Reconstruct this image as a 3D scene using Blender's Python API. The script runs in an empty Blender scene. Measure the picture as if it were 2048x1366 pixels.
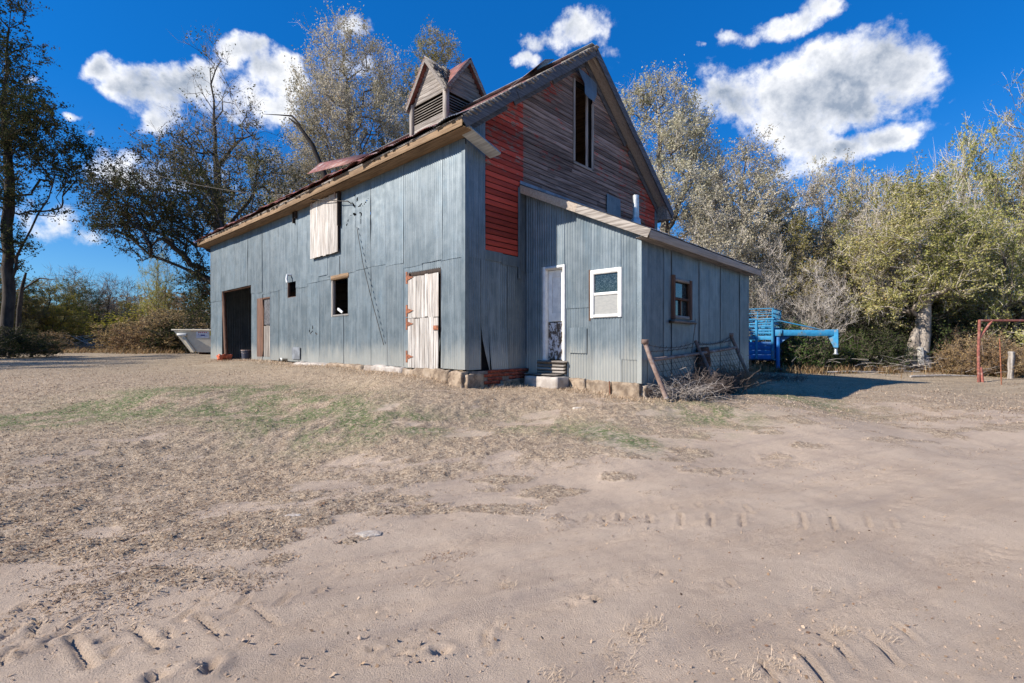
import bpy, math, random, time
import numpy as np
from mathutils import Vector, Matrix
T0 = time.time()
random.seed(7); RS = np.random.RandomState(11)
SC = bpy.context.scene
COL = SC.collection

# ------------------------------------------------------------------ camera
CAMZ, FPX, CX, HY = 1.4, 981.0, 1024.0, 692.0        # focal length and horizon measured in the photograph
cam_d = bpy.data.cameras.new("camera"); cam = bpy.data.objects.new("camera", cam_d); COL.objects.link(cam)
cam.location = (0, 0, CAMZ); cam.rotation_euler = (math.radians(90), 0, 0)
cam_d.sensor_width = 36; cam_d.lens = 36 * FPX / 2048; cam_d.shift_y = 9 / 2048
cam_d.clip_start = 0.05; cam_d.clip_end = 3000
SC.camera = cam
# ------------------------------------------------------------------ light
SUN_EL = math.radians(33)
SUN_DIR = Vector((-0.930 * math.cos(SUN_EL), -0.367 * math.cos(SUN_EL), math.sin(SUN_EL))).normalized()   # towards the sun
sun_d = bpy.data.lights.new("sun", 'SUN'); sun_d.energy = 4.8; sun_d.angle = math.radians(0.5); sun_d.color = (1.0, 0.92, 0.81)
sun = bpy.data.objects.new("sun", sun_d); COL.objects.link(sun)
sun.rotation_euler = SUN_DIR.to_track_quat('Z', 'Y').to_euler()
SC.view_settings.view_transform = 'Standard'; SC.view_settings.look = 'None'
SC.view_settings.gamma = 1; SC.view_settings.use_curve_mapping = False
SC.view_settings.exposure = 0.76
SC.cycles.max_bounces = 6; SC.cycles.diffuse_bounces = 3; SC.cycles.transparent_max_bounces = 8

class NT:
    """small node-tree helper"""
    def __init__(s, nt): s.nt = nt; s.n = nt.nodes; s.l = nt.links
    def new(s, t, **kw):
        nd = s.n.new(t)
        for k, v in kw.items(): setattr(nd, k, v)
        return nd
    def link(s, a, b): s.l.new(a, b)
    def put(s, sock, v):
        if hasattr(v, 'is_linked') or isinstance(v, bpy.types.NodeSocket): s.l.new(v, sock)
        else: sock.default_value = v
    def math(s, op, a, b=0.0, c=None, clamp=False):
        nd = s.new('ShaderNodeMath', operation=op, use_clamp=clamp)
        s.put(nd.inputs[0], a); s.put(nd.inputs[1], b)
        if c is not None: s.put(nd.inputs[2], c)
        return nd.outputs[0]
    def mix(s, f, a, b, mode='MIX'):
        nd = s.new('ShaderNodeMix', data_type='RGBA', blend_type=mode)
        s.put(nd.inputs[0], f)
        for i, v in ((6, a), (7, b)):
            if isinstance(v, tuple) and len(v) == 3: v = v + (1,)
            s.put(nd.inputs[i], v)
        return nd.outputs[2]
    def noise(s, vec, scale, detail=4, rough=0.55, dist=0.0):
        nd = s.new('ShaderNodeTexNoise'); s.put(nd.inputs['Vector'], vec)
        nd.inputs['Scale'].default_value = scale; nd.inputs['Detail'].default_value = detail
        nd.inputs['Roughness'].default_value = rough; nd.inputs['Distortion'].default_value = dist
        return nd.outputs[0]
    def ramp(s, f, lo, hi, a=0.0, b=1.0):
        nd = s.new('ShaderNodeMapRange', clamp=True, interpolation_type='SMOOTHSTEP')
        s.put(nd.inputs[0], f)
        for i, v in enumerate((lo, hi, a, b)): s.put(nd.inputs[i + 1], v)
        return nd.outputs[0]
    def vscale(s, vec, sc):
        nd = s.new('ShaderNodeVectorMath', operation='MULTIPLY'); s.put(nd.inputs[0], vec); nd.inputs[1].default_value = sc
        return nd.outputs[0]
    def sep(s, vec):
        nd = s.new('ShaderNodeSeparateXYZ'); s.put(nd.inputs[0], vec); return nd.outputs

# ------------------------------------------------------------------ world: sky and cumulus clouds, all in view directions from the place
W = bpy.data.worlds.new("World"); SC.world = W; W.use_nodes = True
w = NT(W.node_tree); w.n.clear()
sky = w.new('ShaderNodeTexSky', sky_type='NISHITA'); sky.sun_disc = False
sky.sun_elevation = SUN_EL; sky.sun_rotation = math.atan2(SUN_DIR.x, SUN_DIR.y)
sky.altitude = 400; sky.air_density = 1.0; sky.dust_density = 0.35; sky.ozone_density = 2.5
tc = w.new('ShaderNodeTexCoord'); D = tc.outputs['Generated']
skyc = w.mix(1.0, sky.outputs[0], w.mix(w.ramp(w.sep(tc.outputs['Generated'])[2], 0.0, 0.42), (0.50, 0.82, 1.04), (0.06, 0.64, 1.20)), 'MULTIPLY')
skyc = w.mix(w.ramp(w.sep(D)[2], 0.0, 0.55, 0.10, 0.36), skyc, (0.02, 1.35, 5.2))
dx, dy, dz = w.sep(D)
ysafe = w.math('MAXIMUM', dy, 0.05)
wn1 = w.new('ShaderNodeTexNoise'); w.link(D, wn1.inputs['Vector']); wn1.inputs['Scale'].default_value = 9.0; wn1.inputs['Detail'].default_value = 7; wn1.inputs['Roughness'].default_value = .62
wr_, wg_, wb_ = w.sep(wn1.outputs['Color'])
U = w.math('ADD', w.math('DIVIDE', dx, ysafe), w.math('MULTIPLY', w.math('SUBTRACT', wr_, 0.5), 0.13)); V = w.math('ADD', w.math('DIVIDE', dz, ysafe), w.math('MULTIPLY', w.math('SUBTRACT', wg_, 0.5), 0.10))
CL = [  # azimuth-side / elevation tangents of each puff: centre px, py, radii, tilt degrees, weight
 (1640,185,225,92,-8,1), (1790,135,112,78,0,1), (1480,205,80,52,10,1), (1585,265,120,58,25,1), (1690,300,150,26,-16,.9), (1780,270,46,28,0,.8),
 (1560,55,110,30,-14,.9), (1640,20,52,26,0,.8), (1470,66,34,18,0,.7), (1150,52,84,42,-12,1), (1072,82,24,22,0,.6), (1056,118,22,15,-30,.6),
 (202,140,44,32,0,1), (290,178,82,54,10,1), (385,172,95,46,0,1), (310,225,52,34,30,.9), (480,108,66,36,0,1), (560,150,66,44,20,1), (520,195,90,55,0,.85), (440,215,110,44,0,.75),
 (703,52,46,22,0,.8), (190,256,18,9,0,.6), (145,228,20,8,0,.55), (60,160,26,12,0,.6), (300,345,130,34,10,.55), (210,320,70,28,0,.5), (130,440,120,40,0,.45),
 (700,120,60,20,0,.4), (1410,95,12,8,0,.5), (1200,110,70,26,0,.28), (330,150,30,10,0,.5)]
acc = None
for px, py, rx, ry, tilt, wt in CL:
    a = math.radians(tilt); cu, cv = (px - CX) / FPX, (HY - py) / FPX
    uu = w.math('SUBTRACT', U, cu); vv = w.math('SUBTRACT', V, cv)
    ca, sa = math.cos(-a), math.sin(-a)
    p = w.math('ADD', w.math('MULTIPLY', uu, ca * FPX / rx), w.math('MULTIPLY', vv, sa * FPX / rx))
    q = w.math('SUBTRACT', w.math('MULTIPLY', vv, ca * FPX / ry), w.math('MULTIPLY', uu, sa * FPX / ry))
    r2 = w.math('ADD', w.math('MULTIPLY', p, p), w.math('MULTIPLY', q, q))
    f = w.math('SUBTRACT', wt, w.math('MULTIPLY', r2, 0.62 * wt))
    acc = f if acc is None else w.math('SMOOTH_MAX', acc, f, 0.25)
n1 = w.noise(D, 7.0, 9, 0.62, 0.3); n2 = w.noise(D, 26.0, 8, 0.62)
nn = w.math('ADD', w.math('MULTIPLY', w.math('SUBTRACT', n1, 0.5), 1.7), w.math('MULTIPLY', w.math('SUBTRACT', n2, 0.5), 1.7))
dens = w.math('ADD', w.math('MAXIMUM', acc, -1.0), nn)
cov = w.ramp(dens, 0.14, 0.88)
up = w.new('ShaderNodeVectorMath', operation='ADD'); w.link(D, up.inputs[0]); up.inputs[1].default_value = (-0.035, -0.01, 0.035)
n3 = w.noise(up.outputs[0], 7.0, 9, 0.62, 0.3); n4 = w.noise(up.outputs[0], 26.0, 6, 0.6)
selfsh = w.math('ADD', w.math('MULTIPLY', w.math('SUBTRACT', n1, n3), 2.6), w.math('MULTIPLY', w.math('SUBTRACT', n2, n4), 1.2))
thick = w.ramp(dens, 0.45, 1.25)
shade = w.math('SUBTRACT', w.math('ADD', 0.95, selfsh), w.math('MULTIPLY', thick, 0.85), clamp=True)
cloudc = w.mix(shade, (2.6, 3.1, 3.9), (8.8, 8.8, 8.9))
front = w.ramp(dy, 0.06, 0.2)
skyf = w.mix(w.math('MULTIPLY', w.math('MULTIPLY', cov, 0.96), front), skyc, cloudc)
bg = w.new('ShaderNodeBackground'); w.link(skyf, bg.inputs[0]); bg.inputs[1].default_value = 0.08
wo = w.new('ShaderNodeOutputWorld'); w.link(bg.outputs[0], wo.inputs[0])

# ------------------------------------------------------------------ geometry of the place
u2 = np.array([math.sin(math.radians(42.6)), math.cos(math.radians(42.6))])      # along the gable wall
u1 = np.array([-u2[1], u2[0]])                                                   # along the long side wall
A0 = np.array([-0.910, 9.5])                                                     # near corner of the barn
def lw(x, y, z=0.0):
    p = A0 + x * u2 + y * u1; return Vector((p[0], p[1], z))
def on_x(px, py, x0=0.0):
    r = (px - CX) / FPX; b = A0 + x0 * u2
    y = (r * b[1] - b[0]) / (u1[0] - r * u1[1]); Y = b[1] + y * u1[1]
    return y, CAMZ + (HY - py) / FPX * Y
def on_y(px, py, y0=0.0):
    r = (px - CX) / FPX; b = A0 + y0 * u1
    x = (r * b[1] - b[0]) / (u2[0] - r * u2[1]); Y = b[1] + x * u2[1]
    return x, CAMZ + (HY - py) / FPX * Y
def at(px, py, Y): return Vector(((px - CX) / FPX * Y, Y, CAMZ + (HY - py) / FPX * Y))

CTRL = np.array([  # measured ground heights x, y, z
 (0,0,0),(-3,2.5,0),(3,2.5,0),(0,4,0.0),(-3,5,.03),(3,5,.02),(7,6,.0),(-7,7,.28),(-4,7.5,.30),(0,7,.22),(3,7.2,.20),(7,8.5,.12),(12,9,.05),(14,13,.05),
 (-.9,9.2,.52),(-1.25,9.55,.66),(-1.9,10.0,.80),(-2.6,11.0,.84),(-4.4,12.7,.90),(-8,15.7,.92),(-12,19.6,.90),(-6,10,.62),(-9,12,.70),(-12,15,.78),(-3.4,9.2,.52),
 (.5,10.2,.58),(1.0,9.7,.54),(2.3,8.7,.46),(3.2,9.0,.46),(4.6,10.7,.42),(6.6,13.0,.50),(7.6,11.0,.27),(9,14,.24),(11,17,.22),(15,17,.12),(10,20,.30),(14,21,.28),
 (18.3,22,.28),(15.7,16.5,.15),(18.5,18,.18),(24,20,.2),(24,28,.3),(12,30,.4),(-16,20,.84),(-22,22,.84),(-17,26,.98),(-26,30,.98),(-30,45,1.05),(-40,60,1.2),(-20,45,1.05),
 (-60,40,1.1),(-30,12,.6),(-14,6,.3),(30,60,.6),(0,60,.9),(3,14,.6),(-4,25,.9),(60,30,.3),(25,8,.05),(0,-15,0),(-25,-10,.1),(25,-10,0),(-80,100,1.25),(80,100,.8),(0,120,1.2)])
def hbase(x, y):
    x = np.asarray(x, float); y = np.asarray(y, float); sh = x.shape
    x = x.ravel(); y = y.ravel(); out = np.zeros_like(x)
    for i in range(0, len(x), 60000):
        xx, yy = x[i:i+60000, None], y[i:i+60000, None]
        d2 = (xx - CTRL[:, 0]) ** 2 + (yy - CTRL[:, 1]) ** 2
        s = 0.35 + 0.0016 * (xx ** 2 + yy ** 2)
        wt = 1.0 / (d2 + s) ** 2
        out[i:i+60000] = (wt * CTRL[:, 2]).sum(1) / wt.sum(1)
    return out.reshape(sh)
def hb(x, y): return float(hbase(np.array([x]), np.array([y]))[0])
def G(px, py):
    Y = 6.0
    for _ in range(40):
        z = hb((px - CX) / FPX * Y, Y); Yn = (CAMZ - z) * FPX / max(py - HY, 1.0); Y += 0.35 * (Yn - Y)
    return ((px - CX) / FPX * Y, Y)

_P = RS.rand(256, 256)
def vnoise(x, y):
    xi = np.floor(x).astype(int); yi = np.floor(y).astype(int); fx = x - xi; fy = y - yi
    fx = fx * fx * (3 - 2 * fx); fy = fy * fy * (3 - 2 * fy)
    a = _P[xi & 255, yi & 255]; b = _P[(xi + 1) & 255, yi & 255]; c = _P[xi & 255, (yi + 1) & 255]; d = _P[(xi + 1) & 255, (yi + 1) & 255]
    return (a + (b - a) * fx) * (1 - fy) + (c + (d - c) * fx) * fy - 0.5
def fbm(x, y, oct=4, g=0.5):
    s = 0; a = 1
    for o in range(oct): s = s + a * vnoise(x * 2 ** o + 17.3 * o, y * 2 ** o + 5.1 * o); a *= g
    return s
def smooth(a, b, x): t = np.clip((x - a) / (b - a), 0, 1); return t * t * (3 - 2 * t)

ROADPT = np.array([(-9, -1.0), (-2.7, 2.45), (-1.75, 3.55), (-.3, 4.55), (.9, 5.3), (3.3, 6.6), (8.1, 8.2), (14, 9.4), (30, 11)])
def grass_cover(x, y):
    yb = np.interp(x, ROADPT[:, 0], ROADPT[:, 1])
    d = (y - yb)
    g = smooth(-.5, 1.5, d + 1.3 * fbm(x * .9, y * 1.3, 3))
    patch = smooth(-.36, .08, fbm(x * 1.6 + 3, y * 3.0 + x * -1.0, 4) + 0.10 * (d - 1.2))
    g = g * patch
    tr_ = smooth(.02, .22, fbm(x * 1.9 + 40 - y, y * 3.4 + 2, 4)) * smooth(-2.0, -.1, d) * smooth(2.2, 3.2, y)
    g = np.maximum(g, .75 * tr_)
    return np.clip(g, 0, 1)
GREEN = [G(*p) + (r,) for p, r in [((420,800),1.3),((560,815),1.3),((640,835),1.0),((300,795),1.2),((120,830),.9),((20,848),.8),((1060,850),.6),((1200,862),.5),((1280,885),.4),((700,850),.7),((840,850),.6),((1600,800),1.2),((1430,830),.8),((540,772),.4),((980,838),.25),((1400,870),.4)]]
def green_cover(x, y):
    g = 0
    for gx, gy, r in GREEN: g = g + np.exp(-((x - gx) ** 2 + (y - gy) ** 2 * 1.2) / (r * r))
    return np.clip(g, 0, 1) * 1.15 * smooth(-.42, .12, fbm(x * 2.6, y * 2.6 + 9, 3))

GOUGE = []
def gz(ox, oy, sc, pts, depth=.03, wid=.02):
    for x0, y0, x1, y1, *r in pts:
        k = r[0] if r else 1.0
        a = G(ox + x0 / sc, oy + y0 / sc); b = G(ox + x1 / sc, oy + y1 / sc)
        GOUGE.append((a, b, .75 * depth * (min(k, 1.5) ** .5), max(wid * min(k, 1.5) * .55, .011)))
gz(0, 960, 3.012, [(1215,700,1065,855),(1500,660,1440,750),(1425,770,1340,835),(1185,815,1325,930),(1515,750,1660,860,.7),(520,820,280,990,1.5),(120,880,0,970,2.2),
   (430,960,540,1130,2.4),(810,890,960,1010,1.3),(240,850,180,960,1.2),(1530,925,1475,975,.8),(650,960,590,990,1.4),(930,1195,970,1210,2.2),(1285,1115,1250,1170,1.8),
   (20,1060,10,1130,2),(130,1000,80,1040,1.3),(160,740,100,790,1.6),(500,700,460,720,1.5),(1920,640,1905,665,1.2),(1760,660,1680,750,.7),(1270,700,1240,740,.9),
   (1010,890,1020,960,1),(890,1020,960,1040,1),(300,1010,100,1080,1.2),(700,1010,640,1080,1)])
gz(1024, 680, 1.991, [(1230,1155,1400,1330,.8),(1110,1195,1250,1360,1.1),(1380,1140,1540,1290,.8),(1530,1130,1640,1220,.7),(990,1270,1080,1366,.9),(800,980,830,1005,.8),
   (225,1035,245,1060,.9),(300,1025,345,1050,1),(365,700,368,742,.9),(430,682,425,715,1.3),(545,690,548,728,1.1),(670,690,672,732,1),(790,685,792,738,1.1),(912,690,916,738,1.1),
   (1150,685,1165,745,.9),(1270,695,1285,745,.9),(740,640,750,668,.8),(645,650,652,668,.8),(820,630,838,648,.8),(1410,700,1425,735,.7),(1510,700,1530,740,.6),(200,690,172,715,1),(310,690,295,712,1),
   (600,915,590,930,1),(855,955,880,975,.7),(925,655,960,690,.8)])
_arc = [(985,1240),(972,1262),(972,1285),(985,1305)]
for (a, b) in zip(_arc[:-1], _arc[1:]): GOUGE.append((G(*a), G(*b), .018, .009))
_arc = [(1012,1232),(1000,1260),(1002,1290),(1012,1308)]
for (a, b) in zip(_arc[:-1], _arc[1:]): GOUGE.append((G(*a), G(*b), .008, .008))
for px, py, r in [(880,1300,.05),(1165,1195,.03),(835,1300,.025),(800,1305,.03),(420,1330,.05),(310,1358,.06),(1190,1200,.02),(745,1290,.03),(820,1310,.02)]:
    g = G(px, py); GOUGE.append((g, (g[0] + .01, g[1]), .03, r * .6))
RDIR = np.array([.915, .40])
def detail(x, y, gc):
    near = 1 - smooth(7, 14, y)
    h = near * (.012 * fbm(x * 3, y * 3, 4) + .0045 * fbm(x * 17, y * 17, 3) * (1 + 2.2 * gc)) + gc * near * (.030 * fbm(x * 8 + 5, y * 8, 3) + .012 * fbm(x * 23, y * 23, 2))
    h += .03 * fbm(x * .7, y * .7, 2)
    al = x * RDIR[0] + y * RDIR[1]; ac = -x * RDIR[1] + y * RDIR[0]
    bare = (1 - gc) * near
    for c0, wd, dp in [(3.35, .16, .012), (2.35, .13, .009), (2.62, .1, .007), (1.75, .16, .014), (4.1, .14, .008), (1.2, .12, .01), (3.0, .07, .006)]:
        cc = c0 + .06 * np.sin(al * 1.1 + c0 * 5)
        e = np.exp(-((ac - cc) / wd) ** 4)
        h -= 1.5 * dp * e * bare
        h += .0055 * e * bare * np.sign(np.sin((al + np.abs(ac - cc) * .8) * 2 * np.pi / .055)) * smooth(-.1, .15, fbm(al * 1.5 + c0, ac * 2, 2))
    for k in range(14):
        cc = .6 + k * .27 + .03 * math.sin(k * 7)
        h -= .004 * np.exp(-((ac - cc - .03 * np.sin(al * .9 + k)) / .012) ** 2) * bare * smooth(-.05, .2, fbm(al * .8 + k * 3, ac, 2))
    for a, b, dp, wd in GOUGE:
        R = 6 * wd + math.hypot(b[0] - a[0], b[1] - a[1])
        m = np.where((np.abs(x - (a[0] + b[0]) / 2) < R) & (np.abs(y - (a[1] + b[1]) / 2) < R))
        if len(m[0]) == 0: continue
        xx, yy = x[m], y[m]; vx, vy = b[0] - a[0], b[1] - a[1]; L2 = vx * vx + vy * vy + 1e-9
        t = np.clip(((xx - a[0]) * vx + (yy - a[1]) * vy) / L2, 0, 1)
        d = np.hypot(xx - a[0] - t * vx, yy - a[1] - t * vy) * (1 + .5 * vnoise(xx * 30, yy * 30))
        h[m] += -dp * np.exp(-(d / wd) ** 2) + dp * .45 * np.exp(-((d - 2.1 * wd) / wd) ** 2)
    return h

# ------------------------------------------------------------------ mesh helpers
def mesh_np(name, verts, faces, mats, smooth_=False, nper=None, attrs=None, matidx=None):
    """faces: (n,k) int array"""
    me = bpy.data.meshes.new(name)
    verts = np.asarray(verts, np.float32); faces = np.asarray(faces, np.int32)
    n, k = faces.shape
    me.vertices.add(len(verts)); me.vertices.foreach_set('co', verts.ravel())
    me.loops.add(n * k); me.loops.foreach_set('vertex_index', faces.ravel())
    me.polygons.add(n); me.polygons.foreach_set('loop_start', np.arange(0, n * k, k, dtype=np.int32))
    me.polygons.foreach_set('loop_total', np.full(n, k, np.int32))
    if smooth_: me.polygons.foreach_set('use_smooth', np.ones(n, bool))
    if matidx is not None: me.polygons.foreach_set('material_index', np.asarray(matidx, np.int32))
    for m in (mats if isinstance(mats, (list, tuple)) else [mats]): me.materials.append(m)
    if attrs:
        for an, (dom, arr) in attrs.items():
            at_ = me.attributes.new(an, 'FLOAT', dom); at_.data.foreach_set('value', np.asarray(arr, np.float32))
    me.update(); return me
def link(name, me, parent=None, **props):
    o = bpy.data.objects.new(name, me); COL.objects.link(o)
    if parent is not None: o.parent = parent
    for k, v in props.items(): o[k] = v
    return o
def thing(name, label, cat, loc=(0, 0, 0), rz=0.0, group=None, kind=None):
    o = bpy.data.objects.new(name, None); COL.objects.link(o); o.location = loc; o.rotation_euler = (0, 0, rz)
    o.empty_display_size = .2; o['label'] = label; o['category'] = cat
    if group: o['group'] = group
    if kind: o['kind'] = kind
    return o
def tag(o, label, cat, group=None, kind=None):
    o['label'] = label; o['category'] = cat
    if group: o['group'] = group
    if kind: o['kind'] = kind
    return o

CUBEV = np.array([(x, y, z) for x in (-.5, .5) for y in (-.5, .5) for z in (-.5, .5)], float)
CUBEF = np.array([(0, 1, 3, 2), (4, 6, 7, 5), (0, 4, 5, 1), (2, 3, 7, 6), (0, 2, 6, 4), (1, 5, 7, 3)])
_cubes = {}
def cube_mesh(mat):
    if mat.name not in _cubes: _cubes[mat.name] = mesh_np('block_' + mat.name, CUBEV, CUBEF, mat)
    return _cubes[mat.name]
def box(name, parent, mat, lo, hi, **kw):
    lo = Vector(lo); hi = Vector(hi); o = link(name, cube_mesh(mat), parent, **kw)
    o.location = (lo + hi) / 2; o.scale = [max(abs(a), 1e-4) for a in (hi - lo)]; return o
def bar(name, parent, mat, p0, p1, w_, t_, up=(0, 0, 1), ext=0.0, **kw):
    """board from p0 to p1; w_ across along up, t_ thick"""
    p0 = Vector(p0); p1 = Vector(p1); d = (p1 - p0); L = d.length + ext; d.normalize(); up = Vector(up)
    side = d.cross(up); side.normalize(); up = side.cross(d)
    o = link(name, cube_mesh(mat), parent, **kw)
    m = Matrix((d, side, up)).transposed().to_4x4(); m = Matrix.Translation((p0 + p1) / 2) @ m @ Matrix.Diagonal((L, t_, w_, 1))
    o.matrix_local = m; return o
class MB:
    def __init__(s): s.v = []; s.f = []; s.n = 0
    def add(s, v, f): s.v.append(np.asarray(v, float)); s.f.append(np.asarray(f, int) + s.n); s.n += len(v)
    def box(s, lo, hi):
        lo = np.array(lo, float); hi = np.array(hi, float); s.add(CUBEV * (hi - lo) + (hi + lo) / 2, CUBEF)
    def bar(s, p0, p1, w_, t_, up=(0, 0, 1)):
        p0 = Vector(p0); p1 = Vector(p1); d = (p1 - p0); L = d.length; d.normalize(); side = d.cross(Vector(up)).normalized(); u = side.cross(d)
        R = np.array([d, side, u]).T
        s.add((CUBEV * (L, t_, w_)) @ R.T + np.array((p0 + p1) / 2), CUBEF)
    def tube(s, pts, rad, n=6, cap=True):
        pts = np.asarray(pts, float); m = len(pts); rad = np.broadcast_to(np.asarray(rad, float), (m,))
        tg = np.gradient(pts, axis=0); tg /= np.linalg.norm(tg, axis=1)[:, None] + 1e-9
        ref = np.array([0, 0, 1.]) if abs(tg[0][2]) < .9 else np.array([1., 0, 0])
        a = np.cross(tg, ref); a /= np.linalg.norm(a, axis=1)[:, None] + 1e-9; b = np.cross(tg, a)
        th = np.arange(n) * 2 * np.pi / n
        v = (pts[:, None] + rad[:, None, None] * (np.cos(th)[None, :, None] * a[:, None] + np.sin(th)[None, :, None] * b[:, None])).reshape(-1, 3)
        i = np.arange(m - 1)[:, None] * n; j = np.arange(n)[None]; j2 = (j + 1) % n
        f = np.stack([i + j, i + j2, i + n + j2, i + n + j], -1).reshape(-1, 4)
        s.add(v, f)
        if cap:
            for e in (0, m - 1):
                base = s.n; s.add(np.vstack([v[e * n:(e + 1) * n], pts[e]]), [(k, (k + 1) % n, n, n) if e else ((k + 1) % n, k, n, n) for k in range(n)])
    def mesh(s, name, mat, smooth_=False):
        v = np.vstack(s.v); f = np.vstack(s.f)
        tri = f[:, 2] == f[:, 3]
        if tri.any():
            me = bpy.data.meshes.new(name); me.from_pydata(v.tolist(), [], [tuple(r[:3]) if t else tuple(r) for r, t in zip(f.tolist(), tri)])
            me.materials.append(mat)
            if smooth_: me.polygons.foreach_set('use_smooth', np.ones(len(me.polygons), bool))
            return me
        return mesh_np(name, v, f, mat, smooth_)
    def build(s, name, mat, parent=None, smooth_=False, **kw): return link(name, s.mesh(name, mat, smooth_), parent, **kw)
def tube(name, mat, parent, pts, rad, n=8, **kw):
    b = MB(); b.tube(pts, rad, n); return b.build(name, mat, parent, True, **kw)
def rock(name, parent, mat, lo, hi, amp=.03, n=10, seed=0, **kw):
    """rough block: a subdivided box pushed in and out by noise"""
    lo = np.array(lo, float); hi = np.array(hi, float); rs = np.random.RandomState(seed + 5)
    V_ = []; F_ = []; idx = {}
    dims = [max(2, min(n, int(round(s / .05)))) for s in (hi - lo)]
    def vid(i, j, k):
        key = (i, j, k)
        if key not in idx: idx[key] = len(V_); V_.append((i / dims[0], j / dims[1], k / dims[2]))
        return idx[key]
    for ax in range(3):
        o1, o2 = (ax + 1) % 3, (ax + 2) % 3
        for e in (0, dims[ax]):
            for a in range(dims[o1]):
                for b in range(dims[o2]):
                    q = []
                    for da, db in ((0, 0), (1, 0), (1, 1), (0, 1)):
                        c = [0, 0, 0]; c[ax] = e; c[o1] = a + da; c[o2] = b + db; q.append(vid(*c))
                    F_.append(q if e else q[::-1])
    v = np.array(V_); c = v - .5; r = np.abs(c).max(1) * 2
    rd = np.linalg.norm(c, axis=1); soft = 1 - .05 * smooth(.55, .87, rd)
    p = (c * soft[:, None]) * (hi - lo) + (hi + lo) / 2
    s0 = seed * 3.7
    nz = np.stack([fbm(p[:, 1] * 5 + s0, p[:, 2] * 5 + p[:, 0] * 3, 3), fbm(p[:, 0] * 5 + s0 + 9, p[:, 2] * 5 + p[:, 1] * 3, 3), fbm(p[:, 0] * 5 + s0 + 30, p[:, 1] * 5, 3)], 1)
    return link(name, mesh_np(name, p + nz * amp + amp * .5 * np.stack([fbm(p[:, 1] * 19 + s0, p[:, 2] * 19 + p[:, 0] * 17, 2)] * 3, 1), np.array(F_), mat, False), parent, **kw)

# ------------------------------------------------------------------ materials
MATS = {}
def mat(name, c1, c2=None, scale=6, stretch=(1, 1, 1), detail_=5, rough=.8, metal=0.0, bump=.15, bscale=None, rnd=.18, lohi=(.38, .62), coord=None, extra=None, spec=.3, c3=None):
    m = bpy.data.materials.new(name); m.use_nodes = True; t = NT(m.node_tree); t.n.clear()
    tcn = t.new('ShaderNodeTexCoord')
    if coord is not None: tcn.object = coord
    oi = t.new('ShaderNodeObjectInfo')
    if coord is None:
        g = t.new('ShaderNodeNewGeometry'); base = g.outputs['Position']
    else: base = tcn.outputs['Object']
    add = t.new('ShaderNodeVectorMath', operation='ADD'); t.link(base, add.inputs[0])
    off = t.new('ShaderNodeCombineXYZ'); t.link(t.math('MULTIPLY', oi.outputs['Random'], 37.0), off.inputs[0]); t.link(t.math('MULTIPLY', oi.outputs['Random'], 91.0), off.inputs[2])
    t.link(off.outputs[0], add.inputs[1])
    vec = t.vscale(add.outputs[0], stretch)
    n = t.noise(vec, scale, detail_, .62)
    c2 = c2 or tuple(v * .7 for v in c1)
    col = t.mix(t.ramp(n, *lohi), c1, c2)
    if c3: col = t.mix(t.ramp(t.noise(vec, scale * .33, 4, .6), .52, .7), col, c3)
    if extra: col = extra(t, col, base, vec, oi) or col
    if rnd:
        f = t.math('ADD', 1 - rnd, t.math('MULTIPLY', oi.outputs['Random'], 2 * rnd))
        hsv = t.new('ShaderNodeHueSaturation'); t.link(col, hsv.inputs['Color']); t.link(f, hsv.inputs['Value']); col = hsv.outputs[0]
    b = t.new('ShaderNodeBsdfPrincipled'); t.link(col, b.inputs['Base Color'])
    b.inputs['Roughness'].default_value = rough; b.inputs['Metallic'].default_value = metal; b.inputs['Specular IOR Level'].default_value = spec
    if bump:
        bn = t.new('ShaderNodeBump'); bn.inputs['Strength'].default_value = bump; bn.inputs['Distance'].default_value = .02
        t.link(t.noise(vec, bscale or scale * 2.5, 5, .65), bn.inputs['Height']); t.link(bn.outputs[0], b.inputs['Normal'])
    o = t.new('ShaderNodeOutputMaterial'); t.link(b.outputs[0], o.inputs[0])
    MATS[name] = m; m['_'] = 0; return m

barn = thing('barn', 'weathered barn clad in grey corrugated metal with red gable, roof cupola and lean-to', 'barn')
barn.location = (A0[0], A0[1], 0); barn.rotation_euler = (0, 0, math.atan2(u2[1], u2[0]))

def galv_extra(t, col, base, vec, oi):
    x, y, z = t.sep(base)
    streak = t.noise(t.vscale(base, (1, 1, .07)), 9, 5, .7)
    col = t.mix(t.ramp(streak, .42, .72, 0, .55), col, (.27, .315, .345))
    fine = t.noise(base, 160, 2, .8)
    col = t.mix(t.ramp(fine, .35, .68, 0, .5), col, (.075, .10, .12))
    blot = t.noise(t.vscale(base, (1, 1, .5)), 2.2, 6, .7)
    col = t.mix(t.ramp(blot, .5, .75, 0, .5), col, (.115, .175, .225))
    rr_ = t.noise(t.vscale(base, (1, 1, .05)), 22, 4, .7); col = t.mix(t.math('MULTIPLY', t.ramp(rr_, .66, .76), t.ramp(t.noise(base, 1.1, 3), .5, .62, 0, .7)), col, (.16, .085, .05))
    scr = t.noise(t.vscale(base, (1, 1, .3)), 30, 3, .9); col = t.mix(t.ramp(scr, .66, .74, 0, .5), col, (.40, .44, .46))
    w1 = t.math('ADD', z, t.math('MULTIPLY', t.math('SUBTRACT', t.noise(t.vscale(base, (1, 1, .25)), 5, 5, .7), .5), .9))
    return t.mix(t.ramp(w1, 1.62, 1.02, 0, .62), col, (.40, .39, .35))
galv = mat('galvanised_metal', (.150, .184, .206), (.098, .130, .152), scale=3, rough=.46, metal=.3, bump=.05, rnd=.10, coord=barn, extra=galv_extra, spec=.5)
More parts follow.
